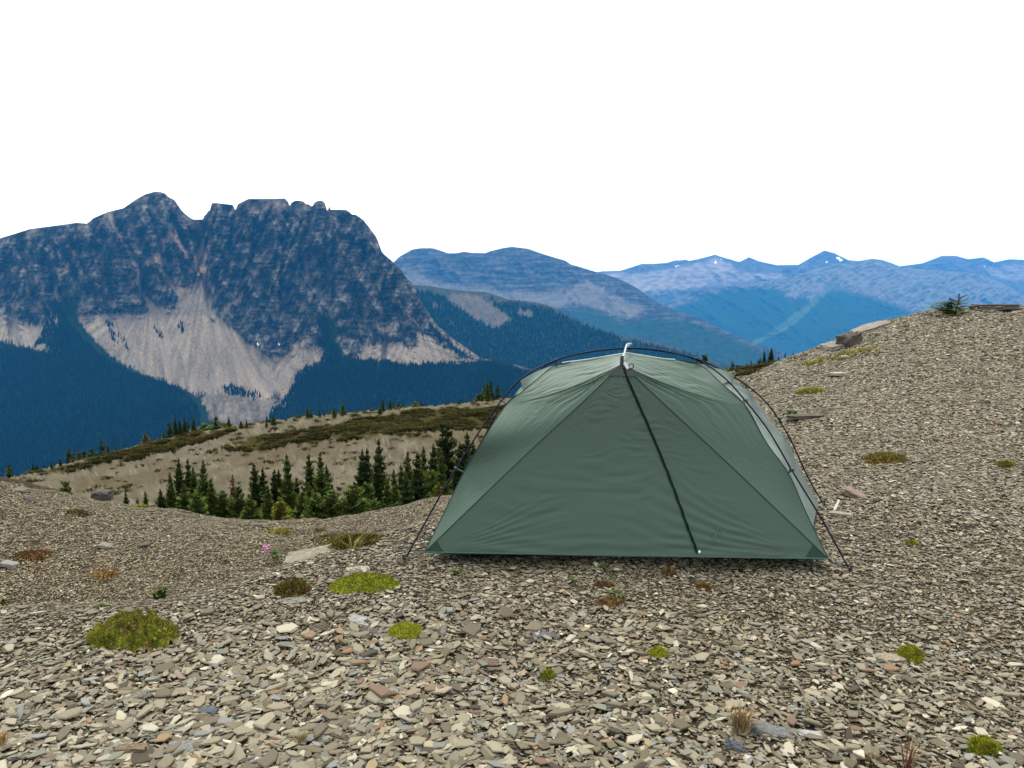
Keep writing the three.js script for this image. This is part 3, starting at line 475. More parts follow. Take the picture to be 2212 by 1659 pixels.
// ---------------------------------------------------------------- conifers
// one unit tall; trunk, and a crown of whorled boughs, each a spine with needle sprays to both sides
function conifer(seed, { levels, width, droop, taper, bare, tone, gap, bush = 0 }) {
  const R = rng(seed), trunk = new THREE.CylinderGeometry(0.004, 0.02 + 0.012 * bush, 1, 6, 6), s = new Soup(); trunk.translate(0, 0.5, 0);
  const tp = trunk.attributes.position; for (let i = 0; i < tp.count; i++) { const y = tp.getY(i); tp.setX(i, tp.getX(i) + 0.012 * Math.sin(y * 7 + seed)); }
  for (let l = 0; l < levels; l++) {
    const f = bare + (1 - bare) * Math.pow((l + 0.6 * R()) / levels, 0.92); if (f > 0.985) continue;
    const n = Math.round(6 + 3.5 * R() + 2 * bush * (1 - f));
    const reach0 = width * (Math.pow(1 - f, taper) + 0.02) * (0.8 + 0.35 * Math.sin(l * 2.3 + seed) * 0.6) * (f < bare + 0.1 ? 0.75 + 0.3 * R() : 1);
    for (let k = 0; k < n; k++) {
      if (R() < gap) continue;
      const a = (k + R() * 0.9) / n * Math.PI * 2 + l * 1.7, reach = reach0 * (0.6 + 0.55 * R()), out = V(Math.cos(a), 0, Math.sin(a)), side = V(-out.z, 0, out.x);
      const rise = lerp(0.55, -droop, Math.pow(1 - f, 0.45)) + 0.25 * (R() - 0.5), y0 = f + 0.01 * (R() - 0.5), steps = 4;
      const b = 0.65 + 0.7 * R(), col0 = [tone[0] * b, tone[1] * b, tone[2] * b];
      const at2 = (t) => out.clone().multiplyScalar(reach * t).add(V(0, y0 + reach * (rise * t + 0.35 * t * t * (0.4 + droop)), 0)).addScaledVector(side, reach * 0.12 * Math.sin(t * 5 + k));
      for (let j = 0; j < steps; j++) {
        const t0 = 0.12 + j / steps * 0.82, p0 = at2(t0), p1 = at2(Math.min(1, t0 + 0.3)), w = reach * (0.40 + 0.14 * R()) * (1 - 0.5 * t0) + 0.009, g = 0.75 + 0.6 * R(), col = [col0[0] * g * (0.95 + 0.3 * R()), col0[1] * g, col0[2] * g];
        const sag = 0.25 * w * (R() + 0.3);
        s.tri(p0, p1, p0.clone().lerp(p1, 0.85).addScaledVector(side, w).add(V(0, -sag, 0)), col);
        s.tri(p0, p0.clone().lerp(p1, 0.85).addScaledVector(side, -w).add(V(0, -sag, 0)), p1, col);
        if (R() < 0.8) s.tri(p0, p1, p0.clone().lerp(p1, 0.5).add(V(0, -0.6 * w - 0.014 * R(), 0)), col);
        if (R() < 0.7) s.tri(p0, p1, p0.clone().lerp(p1, 0.7).addScaledVector(side, (R() - 0.5) * w).add(V(0, 0.45 * w + 0.006, 0)), col);
      }
      const e = at2(1.12); s.tri(at2(0.86).addScaledVector(side, 0.006), at2(0.86).addScaledVector(side, -0.006), e, col0);
    }
  }
  for (let k = 0; k < 5; k++) { const a = k * 1.3, o = V(Math.cos(a) * 0.012, 0, Math.sin(a) * 0.012); s.tri(V(o.x, 0.945, o.z), V(-o.z, 0.95, o.x), V(0, 1.0, 0), tone); }
  return { trunk, crown: s.geometry() };
}
const green = [0.042, 0.068, 0.012], deep = [0.022, 0.040, 0.008], olive = [0.085, 0.092, 0.014], rust = [0.075, 0.04, 0.02];
const kinds = {
  spire: [1, 2, 3].map((k) => conifer(k * 17, { levels: 38, width: 0.27, droop: 0.45, taper: 0.9, bare: 0.02, tone: green, gap: 0.05 })),
  dark: [4, 5, 6].map((k) => conifer(k * 17, { levels: 38, width: 0.25, droop: 0.5, taper: 0.88, bare: 0.02, tone: deep, gap: 0.08 })),
  slim: [7, 8].map((k) => conifer(k * 17, { levels: 32, width: 0.15, droop: 0.6, taper: 0.55, bare: 0.06, tone: deep, gap: 0.2 })),
  bushy: [9, 10, 11].map((k) => conifer(k * 17, { levels: 20, width: 0.52, droop: 0.3, taper: 0.6, bare: 0.02, tone: green, gap: 0.08, bush: 1 })),
  pale: [12, 13].map((k) => conifer(k * 17, { levels: 22, width: 0.40, droop: 0.3, taper: 0.65, bare: 0.02, tone: olive, gap: 0.1, bush: 1 })),
  rusty: [14].map((k) => conifer(k * 17, { levels: 20, width: 0.13, droop: 0.5, taper: 0.6, bare: 0.1, tone: rust, gap: 0.25 })),
};
const foliageMaterial = dull({ roughness: 0.9, specularIntensity: 0.15 }), barkMaterial = dull({ vertexColors: false, color: new THREE.Color().setRGB(0.07, 0.055, 0.04) });
const treeSeed = rng(313);
function tree(kind, base, height, wide, label, group) {
  const v = kinds[kind][Math.floor(treeSeed() * kinds[kind].length)], g = new THREE.Group();
  part('trunk', v.trunk, barkMaterial, g); part('crown', v.crown, foliageMaterial, g);
  g.position.copy(base); g.position.y -= 0.02 * height; g.rotation.set(0.04 * (treeSeed() - 0.5), treeSeed() * 6.28, 0.05 * (treeSeed() - 0.5)); g.scale.set(height * wide, height, height * wide);
  tag(g, label, 'tree', group); top(g, kind === 'bushy' || kind === 'pale' ? 'krummholz_fir' : 'conifer_tree');
}
const words = { spire: 'green pointed fir', dark: 'dark fir', slim: 'thin fir', bushy: 'low bushy fir', pale: 'yellowish bushy fir', rusty: 'thin rust-brown fir' };
const ordinal = (k) => ['first', 'second', 'third', 'fourth', 'fifth', 'sixth', 'seventh', 'eighth', 'ninth', 'tenth', 'eleventh', 'twelfth', 'thirteenth', 'fourteenth'].map((w) => w + ' from left')[k];
// a stand: trees [kind, tip u, tip v, depth or the v of the foot, width factor], told apart by kind and order from the left
function stand(where, group, list, byFoot) {
  const count = {}, sorted = [...list].sort((a, b) => a[1] - b[1]), total = {};
  for (const t of sorted) total[t[0]] = (total[t[0]] ?? 0) + 1;
  for (const [kind, u, v, far, wide = 1] of sorted) {
    let base, tip;
    if (byFoot) { base = onGround(u, far, 40, 125); tip = at(u, v, -base.z); } else { tip = at(u, v, far); base = V(tip.x, ground(tip.x, tip.z), tip.z); }
    const k = count[kind] = (count[kind] ?? -1) + 1;
    tree(kind, base, tip.y - base.y, wide, total[kind] === 1 ? `${words[kind]} ${where}` : `${words[kind]}, ${ordinal(k)} such ${where}`, group);
  }
}
stand('in the left clump of the hollow', 'firs in the left clump of the hollow', [['spire', 366, 1016, 33, 0.9], ['dark', 383, 986, 35, 0.8], ['dark', 405, 986, 35, 0.8], ['spire', 417, 1006, 34, 0.9], ['spire', 436, 990, 32, 0.95], ['spire', 456, 1030, 31, 1.1], ['spire', 396, 1040, 31, 1.3], ['dark', 348, 1052, 33, 1.1], ['bushy', 425, 1062, 30, 0.8]]);
stand('in the middle clump of the hollow', 'firs in the middle clump of the hollow', [['rusty', 502, 1022, 33, 1.2], ['bushy', 480, 1058, 31, 0.7], ['bushy', 512, 1050, 31, 0.7], ['dark', 552, 994, 34, 1], ['dark', 563, 1006, 35, 1], ['dark', 589, 1010, 36, 1], ['dark', 601, 1010, 36, 1], ['spire', 620, 975, 32, 0.75], ['dark', 640, 1026, 35, 1.1], ['dark', 667, 975, 36, 0.8], ['spire', 689, 972, 33, 0.85], ['dark', 708, 998, 34, 1], ['pale', 604, 1074, 27, 1.15], ['bushy', 540, 1078, 29, 0.9], ['bushy', 684, 1064, 28, 0.9], ['bushy', 715, 1058, 28, 0.9], ['bushy', 652, 1060, 29, 0.8], ['spire', 575, 1045, 31, 1.2], ['spire', 665, 1040, 31, 1.2]]);
stand('in the right clump beside the tent', 'firs in the right clump beside the tent', [['bushy', 762, 1046, 28, 0.9], ['bushy', 790, 1040, 29, 0.8], ['dark', 781, 964, 42, 0.9], ['dark', 793, 962, 42, 0.8], ['dark', 821, 940, 38, 0.75], ['dark', 814, 960, 37, 0.8], ['spire', 850, 1010, 33, 0.9], ['spire', 864, 1000, 34, 0.9], ['spire', 880, 970, 37, 0.8], ['dark', 899, 970, 34, 1.0], ['spire', 836, 1030, 31, 1.1], ['pale', 946, 1040, 31, 0.7], ['spire', 953, 962, 35, 0.75], ['dark', 913, 958, 46, 0.7], ['dark', 936, 953, 48, 0.9], ['slim', 955, 910, 52, 1.2], ['slim', 972, 911, 52, 1.2], ['dark', 1010, 925, 50, 0.9], ['dark', 991, 950, 50, 1.1], ['dark', 1022, 948, 48, 1], ['bushy', 930, 1010, 44, 0.8], ['dark', 875, 1020, 32, 1.1], ['bushy', 806, 1075, 27, 0.9]]);
stand('alone on bare slope left of hollow', 'lone firs left of the hollow', [['spire', 312, 1059, 34, 0.9], ['spire', 270, 1060, 30, 1], ['slim', 297, 1075, 33, 1], ['bushy', 140, 1036, 34, 0.5]]);
stand('on the left end of the far ridge', 'firs on the left end of the far ridge', [['spire', 20, 1001, 1029, 1.3], ['dark', 72, 1000, 1019, 1.2], ['dark', 80, 999, 1018, 1.2], ['dark', 96, 1003, 1014, 1.6], ['bushy', 112, 1000, 1012, 0.8], ['dark', 131, 989, 1006, 1.2], ['dark', 151, 963, 995, 0.9], ['spire', 160, 972, 992, 1.1], ['dark', 169, 968, 990, 1.2], ['spire', 178, 972, 988, 1.2], ['dark', 186, 967, 986, 1], ['spire', 198, 965, 986, 1.3], ['bushy', 210, 976, 984, 0.9], ['dark', 223, 943, 979, 0.8], ['spire', 234, 957, 981, 1], ['spire', 250, 962, 975, 1.2]], true);
stand('in the tight row on the far ridge', 'firs in the tight row on the far ridge', [['pale', 315, 935, 957, 1.2], ['bushy', 353, 934, 946, 0.8], ['dark', 370, 905, 943, 0.9], ['dark', 380, 899, 942, 0.9], ['dark', 390, 904, 940, 0.9], ['dark', 400, 899, 938, 0.9], ['dark', 409, 904, 936, 0.9], ['dark', 419, 899, 934, 0.9], ['bushy', 444, 913, 929, 1.1]], true);
stand('in the middle of the far ridge', 'firs in the middle of the far ridge', [['spire', 467, 895, 924, 1.2], ['spire', 495, 899, 922, 1], ['bushy', 488, 908, 923, 0.8], ['bushy', 521, 909, 926, 0.8], ['dark', 533, 903, 925, 0.8], ['bushy', 576, 912, 926, 1], ['slim', 577, 897, 916, 1.4], ['bushy', 591, 897, 916, 0.8], ['spire', 665, 876, 905, 1.1], ['spire', 673, 884, 905, 1.1], ['dark', 691, 884, 902, 1], ['spire', 701, 891, 903, 1.2], ['bushy', 722, 882, 901, 0.9], ['spire', 741, 867, 897, 1.3]], true);
stand('on the far ridge left of the tent', 'firs on the far ridge left of the tent', [['bushy', 821, 880, 896, 1.1], ['dark', 827, 860, 888, 1], ['spire', 843, 858, 883, 0.9], ['spire', 850, 868, 882, 1], ['dark', 861, 864, 881, 1], ['spire', 872, 868, 880, 1.2], ['bushy', 899, 867, 878, 0.9], ['dark', 910, 861, 876, 1], ['spire', 993, 858, 874, 1.2], ['bushy', 960, 868, 875, 0.6]], true);
stand('in the dense group against the tent pole', 'firs grouped against the tent pole', [['spire', 1045, 830, 864, 1], ['spire', 1053, 820, 864, 1], ['dark', 1061, 816, 864, 0.9], ['dark', 1074, 826, 863, 1], ['bushy', 1036, 850, 865, 0.8]], true);
stand('on the skyline right of the tent peak', 'firs on the skyline right of the tent', [['slim', 1522, 762, 806, 1.4], ['dark', 1513, 778, 806, 1.1], ['dark', 1530, 780, 806, 1.1], ['dark', 1583, 776, 798, 1.1], ['bushy', 1597, 786, 797, 0.9], ['slim', 1613, 783, 795, 1.5], ['slim', 1622, 778, 794, 1.5], ['dark', 1636, 767, 790, 1], ['dark', 1650, 756, 789, 1], ['dark', 1665, 749, 787, 1.2], ['dark', 1682, 768, 785, 1], ['dark', 1695, 760, 783, 0.9], ['dark', 1704, 768, 782, 0.9], ['dark', 1713, 760, 780, 0.8]], true);
{ // low heath on the dark bands of the far ridge
  const s = new Soup(), R = rng(61), list = [];
  for (let k = 0; k < 26; k++) { const a = R() * 6.28, r = 0.5 * Math.sqrt(R()), h = (0.2 + 0.35 * R()) * (1 - r), p = V(Math.cos(a) * r, 0, Math.sin(a) * r), d = V(Math.cos(a + 1.6) * 0.13, 0, Math.sin(a + 1.6) * 0.13); s.tri(p.clone().sub(d), p.clone().add(d), p.clone().multiplyScalar(1.25).add(V(0, h, 0))); }
  for (let k = 0; k < 90000 && list.length < 9000; k++) { const b = lerp(-0.7, 0.4, R()), d = lerp(50, 106, Math.sqrt(R())), x = b * d, z = -d; const wx = x + 1.2 * n2(x * 0.3, z * 0.3), wz = z + 1.2 * n2(x * 0.3 + 20, z * 0.3); if ((heath.some((m) => inCover(m, wx, wz)) && n2b(x * 0.25, z * 0.12) > -0.45 + 0.3 * R()) || R() < 0.012) list.push([x, z]); }
  const im = new THREE.InstancedMesh(s.geometry(), dull({ vertexColors: false }), list.length), m = new THREE.Matrix4(), c = new THREE.Color();
  list.forEach(([x, z], i) => { const h = 0.35 + 0.5 * R(); m.compose(V(x, ground(x, z), z), new THREE.Quaternion().setFromAxisAngle(V(0, 1, 0), R() * 6), V(h * 1.5, h * 0.8, h * 1.5)); im.setMatrixAt(i, m); const g = 0.6 + 0.8 * R(); im.setColorAt(i, R() < 0.25 ? c.setRGB(0.065 * g, 0.05 * g, 0.02 * g) : c.setRGB(0.052 * g, 0.050 * g, 0.014 * g)); });
  im.userData = { kind: 'stuff', label: 'dark olive heath growing in bands on the far ridge', category: 'heath' }; top(im, 'heath');
}

// ---------------------------------------------------------------- the tent
const tent = new THREE.Group();
{
  const onLevel = (u, v, y = 0) => { const [b, s] = sightLine(u, v), d = (y - EYE) / s; return V(b * d, y, -d); };
  const footFL = onLevel(872, 1215), footFR = onLevel(1838, 1240), footRR = onLevel(1780, 1105);
  const nodeL = at(1200, 778, 4.19), nodeR = at(1503, 775, 4.12), mid = nodeL.clone().add(nodeR).multiplyScalar(0.5);
  const turn = (p) => V(2 * mid.x - p.x, p.y, 2 * mid.z - p.z); // the tent looks the same turned half round
  const footRL = turn(footFR);
  const onLine = (a, b, u, v) => { const [bear, s] = sightLine(u, v), dx = b.x - a.x, dz = b.z - a.z, k = (-bear * a.z - a.x) / (dx + bear * dz), z = a.z + k * dz; return V(a.x + k * dx, EYE - s * z, z); };
  const legFL = [[985, 1012], [1083, 865], [1130, 815]].map(([u, v]) => onLine(nodeL, footFL, u, v));
  const legFR = [[1780, 1130], [1710, 1015], [1660, 930], [1610, 865], [1560, 812]].map(([u, v]) => onLine(nodeR, footFR, u, v));
  const legRR = [[1745, 1030], [1705, 945], [1660, 875], [1610, 830], [1560, 800]].map(([u, v]) => onLine(nodeR, footRR, u, v));
  const legRL = legFR.map(turn); legRL[4] = onLine(nodeL, footRL, 1153, 811); legRL[3] = onLine(nodeL, footRL, 1118, 850);
  const crown = [[1270, 760], [1350, 752], [1420, 756]].map(([u, v]) => at(u, v, 4.16));
  const shiftA = (p) => p.clone().add(V(0, 0, 0.012)), shiftB = (p) => p.clone().add(V(0, -0.004, -0.014));
  const foot = (p) => V(p.x, ground(p.x, p.z) + 0.005, p.z);
  const lineA = [foot(footFL), ...legFL, ...[nodeL, ...crown, nodeR].map(shiftA), ...legRR.slice().reverse(), foot(footRR)];
  const lineB = [foot(footRL), ...legRL, ...[nodeL, ...crown, nodeR].map(shiftB), ...legFR.slice().reverse(), foot(footFR)];
  const poleMaterial = new THREE.MeshPhysicalMaterial({ color: new THREE.Color().setRGB(0.005, 0.005, 0.014), roughness: 0.5, specularIntensity: 0.2 }), darkPart = std(0.01, 0.012, 0.014, 0.5), paleMetal = std(0.62, 0.66, 0.66, 0.35, { metalness: 0.3 });
  const poleA = part('pole', tube(lineA, 0.0043, 140, 8), poleMaterial, tent), poleB = part('pole', tube(lineB, 0.0043, 140, 8), poleMaterial, tent);
  for (const [p, parent] of [[footFL, poleA], [footRR, poleA], [footRL, poleB], [footFR, poleB]]) { const g = new THREE.CylinderGeometry(0.0055, 0.007, 0.04, 8); const f = foot(p); g.translate(f.x, f.y + 0.018, f.z); part('pole_tip', g, darkPart, parent); }

  // the fly: fabric panels stretched between edges
  const P = at(1355, 763, 4.14), hub = at(1343, 786, 3.88), hubBack = turn(hub);
  const cornerFL = onLevel(917, 1193, 0.07), cornerFR = onLevel(1789, 1207, 0.07), cornerRR = onLevel(1768, 1093, 0.06), cornerRL = turn(cornerFR); cornerRL.y = 0.05;
  const smooth = (pts) => { const c = new THREE.CatmullRomCurve3(pts, false, 'centripetal'); return (t) => c.getPoint(clamp(t)); };
  const depthOf = (p) => -p.z;
  const clipFL1 = at(1002, 1020, depthOf(legFL[0]) - 0.015), clipFL2 = at(1096, 872, depthOf(legFL[1]) - 0.03), tieL = at(1203, 788, depthOf(nodeL));
  const clipFR1 = at(1703, 1022, depthOf(legFR[1]) + 0.01), clipFR2 = at(1608, 873, depthOf(legFR[3]) - 0.02), tieR = at(1505, 785, depthOf(nodeR));
  const clipRR2 = at(1612, 839, depthOf(legRR[3])), clipRR1 = at(1696, 947, depthOf(legRR[1]));
  const seq = (pts) => { // evenly by length, straight from point to point with a slight rounding
    const len = [0]; for (let i = 1; i < pts.length; i++) len.push(len[i - 1] + pts[i].distanceTo(pts[i - 1]));
    return (t) => { const s = clamp(t) * len[len.length - 1]; let i = 1; while (i < pts.length - 1 && len[i] < s) i++; return pts[i - 1].clone().lerp(pts[i], (s - len[i - 1]) / (len[i] - len[i - 1])); };
  };
  const edgeFL = smooth([P, at(1270, 777, 4.17), tieL, at(1165, 815, 4.10), at(1130, 844, 4.02), clipFL2, at(1047, 945, 3.85), clipFL1, at(957, 1112, 3.79), cornerFL]);
  const edgeFR = smooth([P, at(1430, 775, 4.13), tieR, at(1560, 830, 3.98), clipFR2, at(1655, 955, 3.83), clipFR1, at(1738, 1100, 3.71), cornerFR]);
  const edgeRR = smooth([P, at(1430, 771, 4.15), tieR, at(1545, 801, 4.22), at(1584, 818, 4.28), clipRR2, at(1636, 868, 4.42), at(1671, 917, 4.48), clipRR1, at(1725, 1004, 4.56), cornerRR]);
  const edgeRLpts = [P, at(1270, 775, 4.19), tieL, turn(at(1560, 830, 3.98)), turn(clipFR2), turn(at(1655, 955, 3.83)), turn(clipFR1), turn(at(1738, 1100, 3.71)), cornerRL];
  const edgeRL = smooth(edgeRLpts);
  const seamL = smooth([hub, at(1269, 858.7, 3.845), at(1130, 988, 3.795), cornerFL]), seamR = smooth([hub, at(1420, 858.7, 3.84), at(1559, 988, 3.77), cornerFR]);
  const seamBL = seq([hubBack, cornerRL]), seamBR = seq([hubBack, cornerRR]);
  const out = (p) => V(p.x - mid.x, 0.35, p.z - mid.z).normalize();
  function panel(a, b, nu, nv, crease, sag) { // ruled cloth between two edges; crease(u, t) lifts it outward in metres
    return grid(nu, nv, (u, t) => {
      const p0 = a(t), p1 = b(t), p = p0.clone().lerp(p1, u), w = p0.distanceTo(p1);
      p.addScaledVector(out(p), -sag * w * 4 * u * (1 - u) + crease(u, t) * Math.min(1, w * 6));
      return [p.x, p.y, p.z, u * 1.6, t * 1.2];
    });
  }
  const pin = (u) => Math.min(1, 9 * u, 9 * (1 - u));
  const fanFold = (dist, high, reach, lines, seed) => { // folds that spread from a corner: dist along the hem, high above it, in metres
    const ang = Math.atan2(high + 0.004, dist + 0.01), r = Math.hypot(dist, high); return Math.sin(Math.sqrt(ang) * lines + 0.9 * n2(r * 2.2, seed) + seed) * sstep(reach, reach * 0.25, r) * sstep(0.0, 0.1, r) * sstep(0.62, 0.12, ang);
  };
  const doorCrease = (u, t) => {
    const X = u * 2.14 * t, Y = t * 1.06, left = u * 2.14, right = (1 - u) * 2.14, high = (1 - t) * 1.0;
    const m1 = sstep(-0.35, 0.6, n2(u * 2.6 + 5, t * 3.1)), m2 = sstep(-0.1, 0.7, n2b(u * 3.4, t * 3.7 + 4)), bow = 0.9 * n2(u * 2.2, t * 2.4);
    const fine = 0.0030 * m1 * n2(u * 2.4 + 1, t * 23 + bow) + 0.0020 * m2 * n2b(u * 5, t * 44 + 2 * bow) + 0.0004 * n2(u * 15, t * 80);
    const folds = 0.0048 * fanFold(right, high, 1.1, 78, 1.3) + 0.0036 * fanFold(left, high, 0.8, 88, 4.1) + 0.0022 * Math.sin(high * 150 + 3 * n2(u * 3, 8)) * sstep(0.10, 0.01, high);
    const hubFan = 0.005 * Math.exp(-t * 8) * Math.sin(u * 30), pucker = 0.0022 * (Math.exp(-u * 14) * n2b(u * 4, t * 30 + u * 25) + Math.exp(-(1 - u) * 14) * n2b(u * 4, t * 30 - u * 25));
    return (fine + folds + hubFan + pucker) * pin(u) - 0.002;
  };
  const sideCrease = (s) => (u, t) => { // long folds that spread from the hub towards the clips
    const k = s === 7 || s === 5 ? 1 - u : u, bow = 0.35 * n2(t * 3 + s, k * 2), high = sstep(0.0, 0.10, t) * sstep(0.66, 0.2, t);
    const long = 0.0048 * n2b(k * 6.5 + bow, t * 1.3 + s) * high + 0.0018 * n2(k * 9 + 2 * bow, t * 2.2 + s) * sstep(0.8, 0.15, t);
    return (long + 0.0011 * n2b(u * 3 + s, t * 36 + 3 * n2(u * 3, t * 3)) + 0.0005 * n2(u * 9, t * 50)) * pin(u);
  };
  const weave = new Uint8Array(64 * 64 * 4); for (let i = 0; i < 4096; i++) { const x = i % 64, y = i >> 6, v = 150 + ((x & 1) ^ (y & 1)) * 40 + (x % 16 === 0 || y % 16 === 0 ? 50 : 0); weave.set([v, v, v, 255], i * 4); }
  const weaveMap = new THREE.DataTexture(weave, 64, 64); weaveMap.wrapS = weaveMap.wrapT = THREE.RepeatWrapping; weaveMap.magFilter = THREE.LinearFilter; weaveMap.repeat.set(18, 18); weaveMap.needsUpdate = true;
  const cloth = new THREE.MeshPhysicalMaterial({ color: new THREE.Color().setRGB(0.047, 0.090, 0.064), roughness: 0.62, specularIntensity: 0.65, transmission: 0.3, thickness: 0, side: THREE.DoubleSide, bumpMap: weaveMap, bumpScale: 0.00012 });
  const seamCloth = dull({ vertexColors: false, color: new THREE.Color().setRGB(0.020, 0.042, 0.032), specularIntensity: 0.2, side: THREE.DoubleSide }), patchCloth = new THREE.MeshPhysicalMaterial({ color: new THREE.Color().setRGB(0.018, 0.026, 0.022), roughness: 0.55, side: THREE.DoubleSide });
  const doorPanel = part('door_panel', panel(seamL, seamR, 150, 170, doorCrease, 0.012), cloth, tent);
  // above the line from hub to upper clip the cloth is roof, below it wall
  const roofEdgeL = smooth([P, at(1270, 777, 4.17), tieL, at(1165, 815, 4.10), at(1130, 844, 4.02), clipFL2]), roofEdgeR = smooth([P, at(1430, 775, 4.13), tieR, at(1560, 830, 3.98), clipFR2]);
  const foldL = (t) => hub.clone().lerp(clipFL2, t).add(V(0, -0.03 * Math.sin(Math.PI * t), 0)), foldR = (t) => hub.clone().lerp(clipFR2, t).add(V(0, -0.03 * Math.sin(Math.PI * t), 0));
  const wallEdge = (f, pts) => { const low = smooth(pts); return (t) => t < 0.36 ? f(t / 0.36) : low((t - 0.36) / 0.64); };
  const wallL = wallEdge(foldL, [clipFL2, at(1047, 945, 3.85), clipFL1, at(957, 1112, 3.79), cornerFL]), wallR = wallEdge(foldR, [clipFR2, at(1655, 955, 3.83), clipFR1, at(1738, 1100, 3.71), cornerFR]);
  const roofCrease = (s) => (u, t) => (0.0045 * n2b(u * 3.2 + 0.5 * n2(t * 3 + s, u), t * 1.6 + s) + 0.0025 * n2(u * 9 + s, t * 2.5)) * Math.min(1, 6 * u + 0.3, 6 * (1 - u) + 0.3) * sstep(0, 0.12, t);
  part('roof_panel', panel(roofEdgeL, foldL, 60, 110, roofCrease(2), 0.02), cloth, tent); part('roof_panel', panel(foldR, roofEdgeR, 60, 110, roofCrease(6), 0.02), cloth, tent);
  part('side_panel', panel(wallL, seamL, 100, 150, sideCrease(1), 0.008), cloth, tent); part('side_panel', panel(seamR, wallR, 100, 150, sideCrease(7), 0.008), cloth, tent);
  const endR = part('end_panel', panel((t) => edgeFR(lerp(0.16, 1, t)), (t) => edgeRR(lerp(0.16, 1, t)), 60, 120, (u, t) => 0.003 * n2(u * 4, t * 12) * pin(u), 0.05), cloth, tent);
  const endL = part('end_panel', panel((t) => edgeRL(lerp(0.2, 1, t)), (t) => edgeFL(lerp(0.2, 1, t)), 60, 120, (u, t) => 0.003 * n2(u * 4 + 9, t * 12) * pin(u), 0.05), cloth, tent);
  part('back_panel', panel(seamBR, seamBL, 60, 70, doorCrease, 0.012), cloth, tent);
  part('side_panel', panel(edgeRR, seamBR, 50, 80, sideCrease(3), 0.03), cloth, tent); part('side_panel', panel(seamBL, edgeRL, 50, 80, sideCrease(5), 0.03), cloth, tent);
  // hooded vents at both ends
  const hood = (a, b, c, d) => grid(12, 12, (u, t) => { const p = a.clone().lerp(b, u).lerp(d.clone().lerp(c, u), t); p.y += 0.012 * Math.sin(u * 3.14); return [p.x, p.y, p.z]; });
  part('vent_hood', hood(tieL, at(1124, 822, 4.28), at(1131, 846, 4.22), at(1165, 816, 4.11)), cloth, tent);
  part('vent_hood', hood(tieR, at(1586, 811, 4.24), at(1582, 828, 4.2), at(1560, 831, 3.99)), cloth, tent);
  // seams, taped over the cloth
  const strip = (line, r, proud, seg = 70) => { const pts = []; for (let i = 0; i <= 30; i++) { const p = line(i / 30); pts.push(p.addScaledVector(out(p), proud)); } const g = tube(pts, r, seg, 6); return g; };
  for (const line of [seamL, seamR]) part('seam', strip(line, 0.0028, 0.0003), seamCloth, tent);
  for (const line of [edgeFL, edgeFR]) part('seam', strip((t) => line(lerp(0.2, 1, t)), 0.0028, 0), seamCloth, tent);
  part('hem', tube([cornerFL, cornerFL.clone().lerp(cornerFR, 0.25), cornerFL.clone().lerp(cornerFR, 0.5), cornerFL.clone().lerp(cornerFR, 0.75), cornerFR], 0.0045, 60, 6), dull({ vertexColors: false, color: new THREE.Color().setRGB(0.05, 0.085, 0.066) }), tent);
  part('ridge_seam', strip((t) => t < 0.5 ? edgeFL(0.2 * (1 - 2 * t)) : edgeFR(0.17 * (2 * t - 1)), 0.004, 0.002), std(0.34, 0.4, 0.36, 0.5), tent);
  // points on the door cloth, by sight line onto its ruled surface
  const doorPoint = (u, v, proud) => { // nearest t, then across
    let best = null; for (let i = 0; i <= 240; i++) { const t = i / 240, a = seamL(t), b = seamR(t), [ua, va] = toSight(a), [ub, vb] = toSight(b), k = (u - ua) / (ub - ua || 1), e = Math.abs(lerp(va, vb, k) - v); if (!best || e < best[0]) best = [e, k, t]; }
    const [, k, t] = best, p = seamL(t).lerp(seamR(t), k), w = seamL(t).distanceTo(seamR(t)); p.addScaledVector(out(p), -0.012 * w * 4 * k * (1 - k) + doorCrease(k, t) * Math.min(1, w * 6) + proud); return p;
  };
  const zipPts = [[1347, 796], [1357, 822], [1391, 898], [1434, 994], [1467, 1073.6], [1493, 1140], [1516, 1193]], zipCurve = new THREE.CatmullRomCurve3(zipPts.map(([u, v]) => V(u, v, 0)));
  const band = (half, proud) => grid(3, 70, (u, t) => { const c = zipCurve.getPoint(t), p = doorPoint(c.x + (u - 0.5) * 2 * half, c.y, proud); return [p.x, p.y, p.z]; });
  const zipper = part('zipper', band(3.6, 0.004), seamCloth, tent);
  part('zipper_teeth', band(2.2, 0.007), dull({ vertexColors: false, color: new THREE.Color().setRGB(0.004, 0.011, 0.010), specularIntensity: 0.1 }), zipper);
  { const g = new THREE.SphereGeometry(0.007, 10, 8); const p = doorPoint(1518, 1193, 0.012); g.scale(1, 1.3, 0.7); g.translate(p.x, p.y, p.z); part('zipper_pull', g, paleMetal, zipper); }
  // reinforcement at the hub and the corners
  const patch3 = (pts, proud) => grid(14, 14, (u, t) => { const u2 = lerp(lerp(pts[0][0], pts[1][0], t), lerp(pts[0][0], pts[2][0], t), u), v2 = lerp(lerp(pts[0][1], pts[1][1], t), lerp(pts[0][1], pts[2][1], t), u), p = doorPoint(u2, Math.max(v2, 787), proud); return [p.x, p.y, p.z]; });
  part('reinforcement_patch', patch3([[1343, 787], [1313, 813], [1376, 814]], 0.0065), patchCloth, tent);
  part('reinforcement_patch', patch3([[919, 1192], [944, 1168], [958, 1192]], 0.0035), seamCloth, tent);
  part('reinforcement_patch', patch3([[1786, 1204], [1756, 1178], [1742, 1203]], 0.0035), seamCloth, tent);
